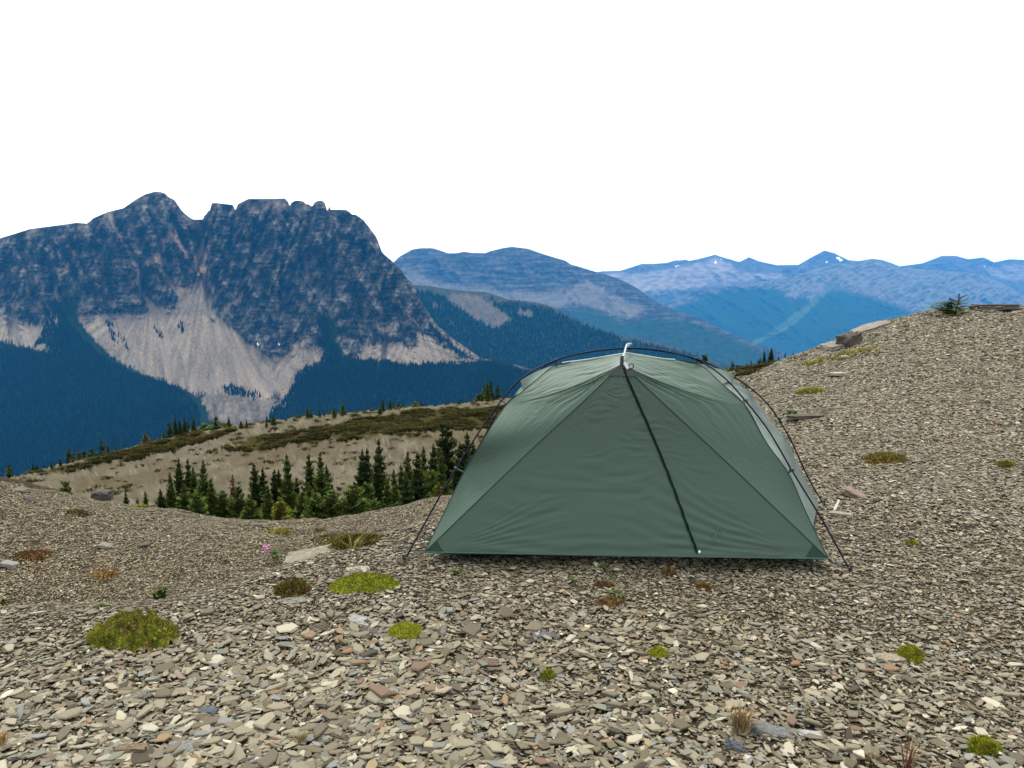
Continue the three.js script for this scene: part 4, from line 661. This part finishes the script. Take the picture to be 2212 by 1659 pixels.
  { // the maker's mark: a peak of two strokes
    const s = new Soup(), q = (u, v) => doorPoint(u, v, 0.0042), bar = (a, b, w) => s.quad(q(a[0] - w, a[1]), q(a[0] + w, a[1]), q(b[0] + w, b[1]), q(b[0] - w, b[1]));
    bar([1559, 1133], [1553, 1150], 2.2); bar([1553, 1150], [1547, 1166], 2.2); bar([1560, 1135], [1567, 1150], 1.8); bar([1567, 1150], [1576, 1168], 1.8);
    part('printed_mark', s.geometry(), std(0.03, 0.055, 0.045, 0.6), tent);
  }
  // ridge strut over the crossing poles
  const strut = part('ridge_strut', tube([hub.clone().add(V(0, 0.03, 0.004)), at(1349, 762, 4.0), at(1354, 745, 4.08), at(1364, 744, 4.2), turn(at(1349, 762, 4.0)), hubBack.clone().add(V(0, 0.03, 0))], 0.0052, 50, 8), std(0.26, 0.30, 0.32, 0.4, { metalness: 0.2 }), tent);
  { const g = new THREE.CylinderGeometry(0.009, 0.011, 0.05, 8); const p = hub.clone().add(V(0, 0.018, 0.006)); g.translate(p.x, p.y, p.z); part('strut_end', g, darkPart, strut); const h = new THREE.BoxGeometry(0.016, 0.035, 0.01); h.rotateZ(0.6); h.translate(p.x + 0.022, p.y - 0.026, p.z + 0.008); part('buckle', h, paleMetal, strut); const r = new THREE.TorusGeometry(0.013, 0.003, 6, 14); r.translate(p.x + 0.048, p.y - 0.028, p.z + 0.006); part('ring', r, darkPart, strut); }
  // clips that hold the fly to the poles
  const clip = (a, b) => { const d = b.clone().sub(a), g = new THREE.CylinderGeometry(0.0035, 0.006, d.length(), 6); g.applyMatrix4(new THREE.Matrix4().compose(a.clone().lerp(b, 0.5), new THREE.Quaternion().setFromUnitVectors(V(0, 1, 0), d.clone().normalize()), V(1, 1, 1))); const k = new THREE.BoxGeometry(0.019, 0.015, 0.018); k.translate(a.x, a.y, a.z); const g2 = mergeGeometries([g.toNonIndexed(), k.toNonIndexed()]); part('clip', g2, darkPart, tent); };
  clip(legFL[0], clipFL1); clip(legFL[1], clipFL2); clip(nodeL, tieL); clip(nodeR, tieR); clip(legFR[1], clipFR1); clip(legFR[3], clipFR2); clip(legRR[3], clipRR2); clip(legRR[1], clipRR1); clip(at(1360, 754, 4.16), P);
  // corner straps to the pole feet and hem loops
  const strap = (a, b) => { const m = a.clone().lerp(b, 0.5); m.y -= 0.012; part('corner_strap', tube([a, m, b], 0.0032, 16, 6), darkPart, tent); };
  strap(cornerFL, foot(footFL).add(V(0, 0.02, 0))); strap(cornerFR, foot(footFR).add(V(0, 0.02, 0))); strap(cornerRR, foot(footRR).add(V(0, 0.02, 0))); strap(cornerRL, foot(footRL).add(V(0, 0.02, 0)));
  for (const [u, v] of [[1338, 1199], [1513, 1201]]) { const p = onLevel(u, v, 0.055), g = new THREE.BoxGeometry(0.014, 0.03, 0.004); g.translate(p.x, p.y + 0.006, p.z + 0.004); part('hem_loop', g, std(0.2, 0.28, 0.23, 0.6), tent); }
  { const a = at(1683, 918, 3.8); part('toggle_cord', tube([a.clone().add(V(-0.03, 0.05, 0)), a.clone().add(V(0, 0.03, 0.01)), a.clone().add(V(0.012, 0, 0.01)), a.clone().add(V(0.006, -0.012, 0.01))], 0.003, 16, 6), seamCloth, tent); }
  // inner tent tub, added near-black so the gap under the hem looks shaded
  const plan = [cornerFL, cornerFR, cornerRR, cornerRL].map((p) => [lerp(p.x, mid.x, 0.12), lerp(p.z, mid.z, 0.34)]), inner = new Soup();
  for (let i = 0; i < 4; i++) { const a = plan[i], b = plan[(i + 1) % 4], q = (p, y, k) => V(lerp(p[0], mid.x, k), y, lerp(p[1], mid.z, k)); inner.quad(q(a, 0.0, 0), q(b, 0.0, 0), q(b, 0.16, 0.02), q(a, 0.16, 0.02)); inner.tri(V(plan[i][0], 0.0, plan[i][1]), V(mid.x, 0.0, mid.z), V(b[0], 0.0, b[1])); }
  part('added_inner_floor', inner.geometry(), std(0.012, 0.013, 0.014, 0.9), tent);
  tag(tent, 'sage green dome tent with dark crossing poles on the shale pad', 'tent'); top(tent, 'tent');
}

// ---------------------------------------------------------------- moss, turf, tufts and plants
const mossMaterial = dull({ roughness: 0.9, specularIntensity: 0.1 });
const across = (u, v) => { const p = onGround(u, v); return [p, (w) => w / FOCAL * Math.hypot(p.z, p.y - EYE)]; }; // a point and the size there of a width seen
function cushion(u, v, wide, high, tones, seed, name, label, { blades = 1600, blade = 0.012, lump = 0.25, deep = 0.7, category = 'moss', loose = category === 'grass' } = {}) {
  const [p, m] = across(u, v), w = m(wide) / 2, h = m(high), R = rng(seed), s = new Soup(), d = w * deep;
  const up = (x, z) => { const r = Math.hypot(x / w, z / d) * (1 + 0.16 * n2(Math.atan2(z, x) * 1.3 + seed, seed)); return r >= 1 ? -0.01 : h * (Math.pow(1 - r * r, 0.85) * (1 + lump * n2(x / w * 2.2 + seed, z / d * 2.2) + 0.12 * n2(x / w * 6, z / d * 6 + seed))); };
  const put = (x, z) => V(p.x + x, ground(p.x + x, p.z + z) + up(x, z), p.z + z);
  const N = loose ? 0 : 22; for (let i = 0; i < N; i++) for (let j = 0; j < N; j++) { const X = (k) => (k / N * 2 - 1) * w * 1.02, Z = (k) => (k / N * 2 - 1) * d * 1.02; if (Math.hypot((i + 0.5) / N * 2 - 1, (j + 0.5) / N * 2 - 1) > 1.02) continue; const t = tones[Math.floor(R() * tones.length)]; s.quad(put(X(i), Z(j)), put(X(i), Z(j + 1)), put(X(i + 1), Z(j + 1)), put(X(i + 1), Z(j)), t); }
  for (let k = 0; k < blades; k++) {
    const a = R() * 6.283, r = loose ? (R() + R() + R()) / 2 * (0.6 + 0.8 * Math.abs(n2(a * 1.2, seed))) : Math.sqrt(R()) * 0.99, x = Math.cos(a) * r * w, z = Math.sin(a) * r * d, b = loose ? V(p.x + x, ground(p.x + x, p.z + z), p.z + z) : put(x, z), l = blade * (0.6 + 0.9 * R()), lean = V((R() - 0.5) * 1.2 + x / w * 0.7, 0.75 + 0.5 * R(), (R() - 0.5) * 1.2 + z / d * 0.7).multiplyScalar(l), side = V((R() - 0.5), 0, (R() - 0.5)).normalize().multiplyScalar(l * 0.22);
    const zone = n2b(x / w * 1.6 + seed, z / d * 1.6), t = tones[Math.min(tones.length - 1, Math.floor(clamp((zone * 0.5 + 0.5) * 1.1 + 0.4 * (R() - 0.5)) * tones.length))], g = 0.65 + 0.7 * R();
    s.tri(b.clone().sub(side), b.clone().add(side), b.clone().add(lean), t.map((c) => c * g));
  }
  const mesh = new THREE.Mesh(s.geometry(), mossMaterial); tag(mesh, label, category); return top(mesh, name);
}
const bright = [0.175, 0.195, 0.018], lime = [0.235, 0.235, 0.022], moss = [0.110, 0.120, 0.014], dry = [0.16, 0.115, 0.038], brownT = [0.11, 0.058, 0.024], straw = [0.21, 0.155, 0.07], darkT = [0.045, 0.035, 0.013];
cushion(290, 1384, 184, 40, [dry, moss, bright, moss, [0.055, 0.06, 0.012]], 1, 'moss_cushion', 'large domed green and yellow moss cushion in the left foreground', { blades: 11000, blade: 0.0075, lump: 0.55 });
cushion(785, 1274, 152, 28, [bright, moss, bright], 2, 'moss_cushion', 'wide bright green moss mat left of the tent', { blades: 6000, blade: 0.007, deep: 0.5 });
cushion(876, 1374, 76, 21, [lime, bright], 3, 'moss_cushion', 'small lime green moss mound below the wide moss mat', { blades: 3000, blade: 0.006 });
cushion(631, 1286, 72, 20, [brownT, dry, brownT, darkT, moss], 4, 'turf_clump', 'brown withered turf clump with a little green beside the moss mat', { blades: 2200, blade: 0.012, lump: 0.9, category: 'turf' });
cushion(1421, 1418, 40, 17, [lime, bright], 5, 'moss_cushion', 'small lime moss tuft in front of the tent middle', { blades: 1200, blade: 0.006 });
cushion(1186, 1472, 34, 16, [bright, moss], 6, 'moss_cushion', 'tiny dark green moss tuft in the middle foreground', { blades: 1100, blade: 0.006 });
cushion(1964, 1428, 56, 27, [bright, lime, moss], 7, 'moss_cushion', 'green moss tuft beside a cream stone in the right foreground', { blades: 2000, blade: 0.008 });
cushion(2122, 1622, 66, 22, [moss, bright, lime], 8, 'moss_cushion', 'ragged green moss patch in the bottom right corner', { blades: 2200, blade: 0.008 });
cushion(1910, 998, 92, 13, [brownT, dry, moss, dry], 9, 'turf_clump', 'brown and green turf clump lying on the hillside right of the tent', { blades: 2000, blade: 0.016, lump: 0.6, category: 'turf' });
cushion(1968, 1181, 26, 8, [lime, moss], 10, 'moss_cushion', 'very small moss spot on the slope right of the tent', { blades: 400, blade: 0.01 });
cushion(1749, 846, 48, 16, [dry, lime, moss], 11, 'grass_tuft', 'round yellow green tuft on the hill behind the right tent pole', { blades: 1400, blade: 0.026, category: 'grass' });
cushion(1842, 766, 110, 14, [lime, dry, moss], 12, 'grass_patch', 'yellow green grass patch below the dark stump stone on the hill', { blades: 900, blade: 0.035, category: 'grass' });
cushion(1760, 786, 44, 9, [lime, dry], 13, 'grass_patch', 'thin grass patch at the left foot of the hill skyline', { blades: 400, blade: 0.035, category: 'grass' });
cushion(1915, 702, 40, 9, [lime, dry], 14, 'grass_patch', 'small grass patch on the pale slab of the hill skyline', { blades: 300, blade: 0.035, category: 'grass' });
cushion(2170, 1010, 30, 8, [dry, moss], 30, 'moss_cushion', 'faint moss spot near the right edge of the hill', { blades: 300, blade: 0.02 });
cushion(752, 1176, 130, 12, [darkT, moss, dry, darkT], 15, 'heath_patch', 'dark green heath patch in the dip behind the tan rock', { blades: 5000, blade: 0.018, deep: 1.2, category: 'heath' });
cushion(605, 1152, 44, 8, [lime, dry], 16, 'grass_patch', 'yellow grass patch on the slope above the pink flower', { blades: 600, blade: 0.024, category: 'grass' });
cushion(168, 1108, 40, 8, [dry, darkT], 17, 'grass_patch', 'dull grass patch high on the left slope', { blades: 500, blade: 0.025, category: 'grass' });
cushion(310, 1097, 34, 8, [lime, moss], 18, 'grass_patch', 'green grass fringe on the rim before the left firs', { blades: 500, blade: 0.025, category: 'grass' });
cushion(70, 1200, 80, 4, [brownT, darkT, brownT], 19, 'turf_clump', 'rust brown turf streak on the left slope', { blades: 900, blade: 0.018, category: 'turf' });
cushion(225, 1245, 60, 3, [brownT, dry], 20, 'turf_clump', 'thin rust brown turf streak low on the left slope', { blades: 600, blade: 0.016, category: 'turf' });
for (const [k, u, v, w, h, l] of [[21, 1445, 1247, 36, 10, 'reddish moss spot before the right half of the tent'], [22, 1306, 1270, 42, 8, 'reddish moss spot nearest the tent among three'], [23, 1318, 1308, 58, 12, 'reddish moss spot below the small green sprout'], [24, 1520, 1275, 34, 7, 'faint reddish moss spot below the zipper end'], [25, 690, 1150, 24, 6, 'small reddish spot on the slope behind the flower']]) cushion(u, v, w, h, [[0.07, 0.035, 0.02], brownT, dry], k, 'moss_cushion', l, { blades: 500, blade: 0.011 });
// tufts of blades or leaves
function tuft(u, v, wide, high, tones, n, seed, name, label, category, { stiff = 0.5, thin = 0.045, flat = 0 } = {}) {
  const [p, m] = across(u, v), w = m(wide) / 2, h = m(high), R = rng(seed), s = new Soup();
  for (let k = 0; k < n; k++) {
    const a = R() * 6.283, r = w * 0.35 * R(), b = V(p.x + Math.cos(a) * r, 0, p.z + Math.sin(a) * r); b.y = ground(b.x, b.z) - 0.005;
    const a2 = a + (R() - 0.5) * 1.6, spread = w * (0.25 + 0.9 * R()) * (1 - stiff * 0.5), l = h * (0.55 + 0.5 * R()), t = tones[Math.floor(R() * tones.length)], g = 0.7 + 0.6 * R(), col = t.map((c) => c * g), sd = V(-Math.sin(a2), 0, Math.cos(a2)).multiplyScalar(h * thin * (0.6 + R()));
    const q1 = b.clone().add(V(Math.cos(a2) * spread * 0.35, l * 0.62, Math.sin(a2) * spread * 0.35)), q2 = b.clone().add(V(Math.cos(a2) * spread, l * (0.95 - flat * R()), Math.sin(a2) * spread));
    s.quad(b.clone().sub(sd), b.clone().add(sd), q1.clone().add(sd), q1.clone().sub(sd), col); s.tri(q1.clone().sub(sd), q1.clone().add(sd), q2, col);
  }
  const mesh = new THREE.Mesh(s.geometry(), mossMaterial); tag(mesh, label, category); return top(mesh, name);
}
tuft(1600, 1585, 80, 62, [straw, [0.13, 0.075, 0.03], [0.22, 0.17, 0.09]], 130, 31, 'dry_grass_tuft', 'straw coloured dry grass tuft beside the grey slab in the foreground', 'grass', { thin: 0.014, stiff: 0.2 });
tuft(655, 1612, 40, 32, [straw, [0.2, 0.16, 0.07]], 50, 32, 'dry_grass_tuft', 'small pale dry tuft at the bottom left of centre', 'grass', { thin: 0.03 });
tuft(6, 1622, 40, 40, [straw, [0.24, 0.16, 0.06]], 70, 33, 'dry_grass_tuft', 'orange dry tuft at the left edge of the foreground', 'grass', { thin: 0.025 });
tuft(1960, 1662, 70, 60, [[0.10, 0.04, 0.028], straw], 40, 34, 'dry_grass_tuft', 'reddish dry stems at the bottom edge on the right', 'grass', { thin: 0.012, stiff: 0.6 });
tuft(1885, 1655, 60, 22, [darkT, brownT], 120, 35, 'dry_grass_tuft', 'dark brown withered tuft at the bottom edge on the right', 'grass', { thin: 0.03 });
for (const [k, u, v, w, h, l] of [[36, 1240, 1256, 44, 15, 'small green sprout left of the middle hem loop'], [37, 1300, 1232, 36, 20, 'thin yellow green sprout before the middle hem loop'], [38, 1332, 1290, 50, 22, 'leafy green sprout between the reddish moss spots'], [39, 984, 1240, 40, 20, 'small green sprout near the left tent corner'], [40, 1004, 1252, 44, 16, 'low green sprout right of the corner sprout'], [41, 346, 1296, 56, 32, 'grey green sprout on the rim above the big moss cushion'], [42, 870, 1222, 34, 14, 'grass sprig at the left front pole foot'], [43, 1712, 896, 44, 16, 'pale green plant beside the dark plank on the hill'], [44, 218, 1312, 40, 14, 'dry grey sprout on the rim left of the grey green sprout'], [45, 8, 1302, 30, 14, 'green sprout on the rim at the left edge']]) tuft(u, v, w, h, [[0.07, 0.085, 0.03], [0.05, 0.075, 0.018], [0.10, 0.105, 0.045]], 26, k, 'green_sprout', l, 'plant', { thin: 0.13, flat: 0.5 });
tuft(760, 1190, 70, 34, [[0.12, 0.12, 0.03], straw], 26, 46, 'grass_tuft', 'long yellow grass blades arching beside the tan rock', 'grass', { thin: 0.02, stiff: 0 });
{ // pink flower
  const [p, m] = across(597, 1216), g = new THREE.Group(), R = rng(51), leaf = new Soup(), bloom = new Soup(), L = m(18);
  for (let k = 0; k < 46; k++) { const a = R() * 6.28, h = m(4 + 22 * R()), r = m(3 + 9 * R()), b = V(Math.cos(a) * r * 0.3, h, Math.sin(a) * r * 0.3), e = V(Math.cos(a) * r * 1.3, h + m(4), Math.sin(a) * r * 1.3), sd = V(-Math.sin(a), 0, Math.cos(a)).multiplyScalar(m(2.6)), q = b.clone().lerp(e, 0.5), c = 0.7 + 0.6 * R(); leaf.quad(b, q.clone().add(sd), e, q.clone().sub(sd), [0.035 * c, 0.075 * c, 0.016 * c]); }
  const f = V(-m(20), m(28), 0);
  for (let k = 0; k < 22; k++) { const a = R() * 6.28, c = f.clone().add(V((R() - 0.5) * m(9), (R() - 0.5) * m(17), (R() - 0.5) * m(9))), o = V(Math.cos(a), 0.4 * (R() - 0.3), Math.sin(a)).multiplyScalar(m(4.5)), sd = V(-Math.sin(a), R() - 0.5, Math.cos(a)).multiplyScalar(m(2.6)), t = 0.75 + 0.5 * R(); bloom.quad(c, c.clone().addScaledVector(o, 0.6).add(sd), c.clone().add(o), c.clone().addScaledVector(o, 0.6).sub(sd), [0.46 * t, 0.15 * t, 0.40 * t]); }
  part('stem', tube([V(-m(2), 0, 0), V(-m(9), m(14), 0), f.clone()], m(1.1), 10, 5), dull({ vertexColors: false, color: new THREE.Color().setRGB(0.09, 0.05, 0.035) }), g); part('leaves', leaf.geometry(), mossMaterial, g); part('blossom', bloom.geometry(), mossMaterial, g);
  g.position.copy(p); tag(g, 'pink flowering plant with green leaves on the rim', 'flower'); top(g, 'pink_flower');
}
{ // stunted fir with a dead top on the hill crest
  const [p, m] = across(2062, 684), g = new THREE.Group(), R = rng(52), s = new Soup(), tw = [];
  for (let k = 0; k < 80; k++) { const h = m(5 + 24 * R()), sx = R() < 0.62 ? -1 : 1, l = m((sx < 0 ? 74 : 40) * (0.5 + 0.5 * R())) * (1 - h / m(60)), a = (R() - 0.5) * 1.5, dir = V(sx * Math.cos(a), 0.12 + 0.2 * (R() - 0.5), Math.sin(a)), sd = V(-dir.z, 0, dir.x), b0 = V((R() - 0.5) * m(20), h, (R() - 0.5) * m(10)), c = 0.65 + 0.7 * R(), col = [0.062 * c, 0.095 * c, 0.016 * c];
    for (let j = 0; j < 5; j++) { const q0 = b0.clone().addScaledVector(dir, l * j / 5), q1 = b0.clone().addScaledVector(dir, l * (j + 1.3) / 5), w = m(6.5) * (1 - j / 7); s.tri(q0, q1, q1.clone().addScaledVector(sd, w).add(V(0, -w * 0.3, 0)), col); s.tri(q0, q1.clone().addScaledVector(sd, -w).add(V(0, -w * 0.3, 0)), q1, col); } }
  for (let k = 0; k < 12; k++) { const a = R() * 6.28, h = m(22 + 22 * R()), b = V(m(6), h, 0), e = b.clone().add(V(Math.cos(a) * m(20), m(6 + 8 * R()), Math.sin(a) * m(14))); tw.push(new THREE.TubeGeometry(new THREE.LineCurve3(b, e), 3, m(0.8), 4)); }
  tw.push(tube([V(0, 0, 0), V(m(4), m(24), 0), V(m(7), m(48), 0)], m(1.3), 8, 5));
  part('foliage', s.geometry(), foliageMaterial, g); part('dead_twigs', mergeGeometries(tw.map((t) => t.toNonIndexed())), barkMaterial, g);
  g.position.copy(p); tag(g, 'stunted fir with bare dead twigs on the hill crest', 'tree'); top(g, 'stunted_fir');
}
// ---------------------------------------------------------------- single stones
const stoneGrain = { bumpMap: grainBump, bumpScale: 0.004 };
function boulder(u, v, wide, high, deep, tone, seed, name, label, { tilt = [0, 0, 0], facets = 2, sink = 0.3, edge = 0.75, category = 'rock' } = {}) {
  const [p, m] = across(u, v), R = rng(seed), g = new THREE.BoxGeometry(1, 1, 1, 7, 4, 6), q = g.attributes.position, w = m(wide), h = m(high), d = m(deep);
  for (let i = 0; i < q.count; i++) {
    let x = q.getX(i), y = q.getY(i), z = q.getZ(i); const r = Math.hypot(x, z) * 1.25, k = 1 - edge * 0.32 * Math.pow(Math.max(Math.abs(x), Math.abs(z)) * 2, 4) * (y + 0.5), c = 1 + 0.16 * n3(x * 1.8 + seed, y * 1.8, z * 1.8) + 0.09 * n3(x * 4.2, y * 4.2 + seed, z * 4.2) + 0.035 * n3(x * 10, y * 10, z * 10 + seed);
    const rnd = 1 - 0.25 * Math.max(0, r - 0.55); q.setXYZ(i, x * c * rnd * (1 - 0.12 * (y + 0.5)) * w, (y * k * (0.95 + 0.2 * n3(x * 3 + seed, 7, z * 3)) + 0.5) * h, z * c * rnd * (1 - 0.1 * (y + 0.5)) * d);
  }
  g.computeVertexNormals(); const flat = facets ? g.toNonIndexed() : g; if (facets) flat.computeVertexNormals();
  const n = flat.attributes.position.count, col = new Float32Array(n * 3); for (let i = 0; i < n; i += 3) { const b = 0.72 + 0.5 * R(); for (let k = 0; k < 3; k++) for (let c = 0; c < 3; c++) col[(i + k) * 3 + c] = tone[c] * b; }
  flat.setAttribute('color', new THREE.BufferAttribute(col, 3));
  const mesh = new THREE.Mesh(flat, vcol(0.88, stoneGrain)); mesh.position.copy(p); mesh.position.y -= sink * h; mesh.rotation.set(...tilt); tag(mesh, label, category); return top(mesh, name);
}
const cream = [0.25, 0.225, 0.165], grey = [0.13, 0.128, 0.112], slate = [0.10, 0.112, 0.125], dark = [0.035, 0.03, 0.025], white = [0.5, 0.5, 0.5], tan = [0.21, 0.155, 0.085], pinkish = [0.19, 0.135, 0.105];
boulder(222, 1080, 38, 19, 30, dark, 61, 'boulder', 'dark blocky boulder on the rim of the left slope', { sink: 0.1 });
boulder(318, 1094, 30, 7, 26, [0.06, 0.052, 0.04], 62, 'flat_stone', 'flat dark stone on the rim right of the dark boulder');
boulder(668, 1206, 104, 17, 70, [0.165, 0.145, 0.102], 63, 'tan_rock', 'broad pale tan rock half buried at the pad edge', { sink: 0.4, tilt: [0.1, 0.2, 0.12], edge: 1 });
boulder(772, 1234, 50, 5, 30, [0.33, 0.31, 0.25], 64, 'flat_stone', 'thin white flake left of the front pole foot', { tilt: [0, 0.1, 0.03] });
boulder(786, 1352, 66, 7, 32, [0.28, 0.28, 0.26], 65, 'flat_stone', 'long pale slab leaning on a dark one left of the lime moss', { tilt: [0.1, -0.2, -0.22], sink: 0 });
boulder(802, 1364, 52, 7, 26, [0.075, 0.068, 0.06], 66, 'flat_stone', 'dark slab under the long pale slab', { tilt: [0, -0.25, -0.1] });
boulder(690, 1363, 44, 12, 24, [0.085, 0.06, 0.035], 67, 'flat_stone', 'brown upright flake left of the pale slab', { tilt: [0.3, 0.1, 0.12], sink: 0.15 });
boulder(1922, 1432, 62, 15, 34, [0.27, 0.23, 0.16], 68, 'cream_stone', 'cream stone beside the moss tuft in the right foreground', { tilt: [0, 0.1, -0.04] });
boulder(1756, 1592, 52, 7, 20, white, 69, 'flat_stone', 'bright white elongated slab in the right foreground', { tilt: [0.05, 0.1, -0.2], sink: 0 });
boulder(1672, 1592, 100, 16, 34, [0.15, 0.155, 0.15], 70, 'flat_stone', 'long grey slab behind the straw tuft', { tilt: [0.2, -0.15, -0.22], sink: 0.2 });
boulder(1588, 1622, 54, 22, 20, slate, 71, 'flat_stone', 'dark blue grey slab standing askew below the straw tuft', { tilt: [0.5, -0.3, -0.5], sink: 0.2 });
boulder(286, 1632, 66, 18, 22, tan, 72, 'block_stone', 'tan rectangular block in the bottom left corner', { tilt: [0, 0.05, 0.04], edge: 0.1, sink: 0.1 });
boulder(402, 1622, 80, 15, 44, [0.16, 0.165, 0.155], 73, 'flat_stone', 'rounded pale grey slab right of the tan block', { sink: 0.3, tilt: [0.15, 0.2, -0.05] });
boulder(290, 1512, 62, 8, 30, [0.16, 0.15, 0.11], 74, 'flat_stone', 'pale olive slab above the tan block', { tilt: [0, 0.1, 0.14], sink: 0.1 });
boulder(450, 1545, 42, 13, 26, [0.10, 0.115, 0.135], 75, 'flat_stone', 'blue grey lump right of the big moss cushion', { sink: 0.25 });
boulder(1040, 1440, 70, 8, 30, [0.15, 0.095, 0.065], 76, 'flat_stone', 'rust brown slab between the two small moss tufts', { tilt: [0.1, 0, 0.1], sink: 0.1 });
boulder(640, 1300, 62, 6, 34, [0.17, 0.17, 0.15], 80, 'flat_stone', 'pale grey slab below the brown turf clump', { sink: 0.2 });
boulder(1178, 1378, 60, 6, 26, [0.10, 0.11, 0.13], 81, 'flat_stone', 'blue grey slab in the middle foreground', { sink: 0.1 });
boulder(1850, 1075, 70, 14, 30, pinkish, 77, 'weathered_log', 'pale weathered log piece on the slope right of the tent', { tilt: [0.1, -0.5, -0.3], sink: 0.1, category: 'log' });
boulder(1815, 1116, 52, 7, 22, [0.28, 0.255, 0.2], 78, 'flat_stone', 'flat cream stone at the foot of the white stick', { tilt: [0, -0.2, -0.08], sink: 0.1 });
boulder(1742, 905, 86, 8, 26, [0.055, 0.042, 0.028], 79, 'plank', 'dark weathered plank lying on the hill behind the tent', { tilt: [0, 0.05, 0.02], sink: 0, edge: 0.1, category: 'plank' });
boulder(1808, 752, 58, 13, 60, [0.12, 0.108, 0.082], 82, 'slab_rock', 'pale jutting slab on the hill skyline left of the dark stump', { tilt: [0.05, 0.1, 0.22], sink: 0.2, edge: 0.2 });
boulder(1836, 747, 44, 30, 40, [0.045, 0.036, 0.026], 83, 'stump_rock', 'dark ragged stump-like rock on the hill skyline', { sink: 0.15, tilt: [0, 0.4, 0.2] });
boulder(1882, 712, 86, 11, 60, [0.13, 0.118, 0.09], 84, 'slab_rock', 'long pale slab on the hill skyline right of the dark stump', { tilt: [0.05, 0, 0.3], sink: 0.35, edge: 0.2 });
boulder(2150, 668, 96, 12, 50, [0.05, 0.042, 0.032], 85, 'slab_rock', 'long flat dark slab on the hill crest at the right', { sink: 0.15, edge: 0.2 });
boulder(1830, 775, 30, 5, 20, [0.3, 0.27, 0.2], 86, 'flat_stone', 'small pale stone in the grass below the dark stump', { sink: 0 });
boulder(1812, 812, 40, 6, 24, [0.27, 0.245, 0.185], 87, 'flat_stone', 'pale flat stone halfway up the hill', { sink: 0 });
boulder(20, 1224, 34, 9, 22, [0.2, 0.195, 0.17], 88, 'flat_stone', 'grey stone below the rust turf streak at the left edge', { tilt: [0, 0, -0.2], sink: 0 });
boulder(44, 1062, 30, 7, 26, [0.10, 0.085, 0.06], 89, 'flat_stone', 'flat stone on the left slope near the skyline', { tilt: [0, 0, -0.1] });
boulder(66, 1082, 24, 8, 20, dark, 90, 'flat_stone', 'dark wedge stone below the flat stone on the left slope', { tilt: [0, 0, -0.4] });
boulder(228, 1183, 30, 7, 22, [0.17, 0.155, 0.12], 91, 'flat_stone', 'pale stone in the middle of the left slope', { tilt: [0, 0, -0.2] });
boulder(312, 1180, 28, 7, 22, [0.055, 0.048, 0.036], 92, 'flat_stone', 'dark stone in the middle of the left slope', { tilt: [0, 0, 0.1] });
{ const [p, m] = across(1803, 1107), g = new THREE.CylinderGeometry(m(2.2), m(2.6), m(26), 7, 4), q = g.attributes.position; for (let i = 0; i < q.count; i++) q.setX(i, q.getX(i) + m(1.2) * Math.sin(q.getY(i) * 40)); g.translate(0, m(11), 0); const mesh = new THREE.Mesh(g, std(0.8, 0.8, 0.78, 0.7)); mesh.position.copy(p); mesh.rotation.z = -0.26; tag(mesh, 'short white stick standing in the shale right of the tent', 'stick'); top(mesh, 'white_stick'); }

renderer.render(scene, camera);
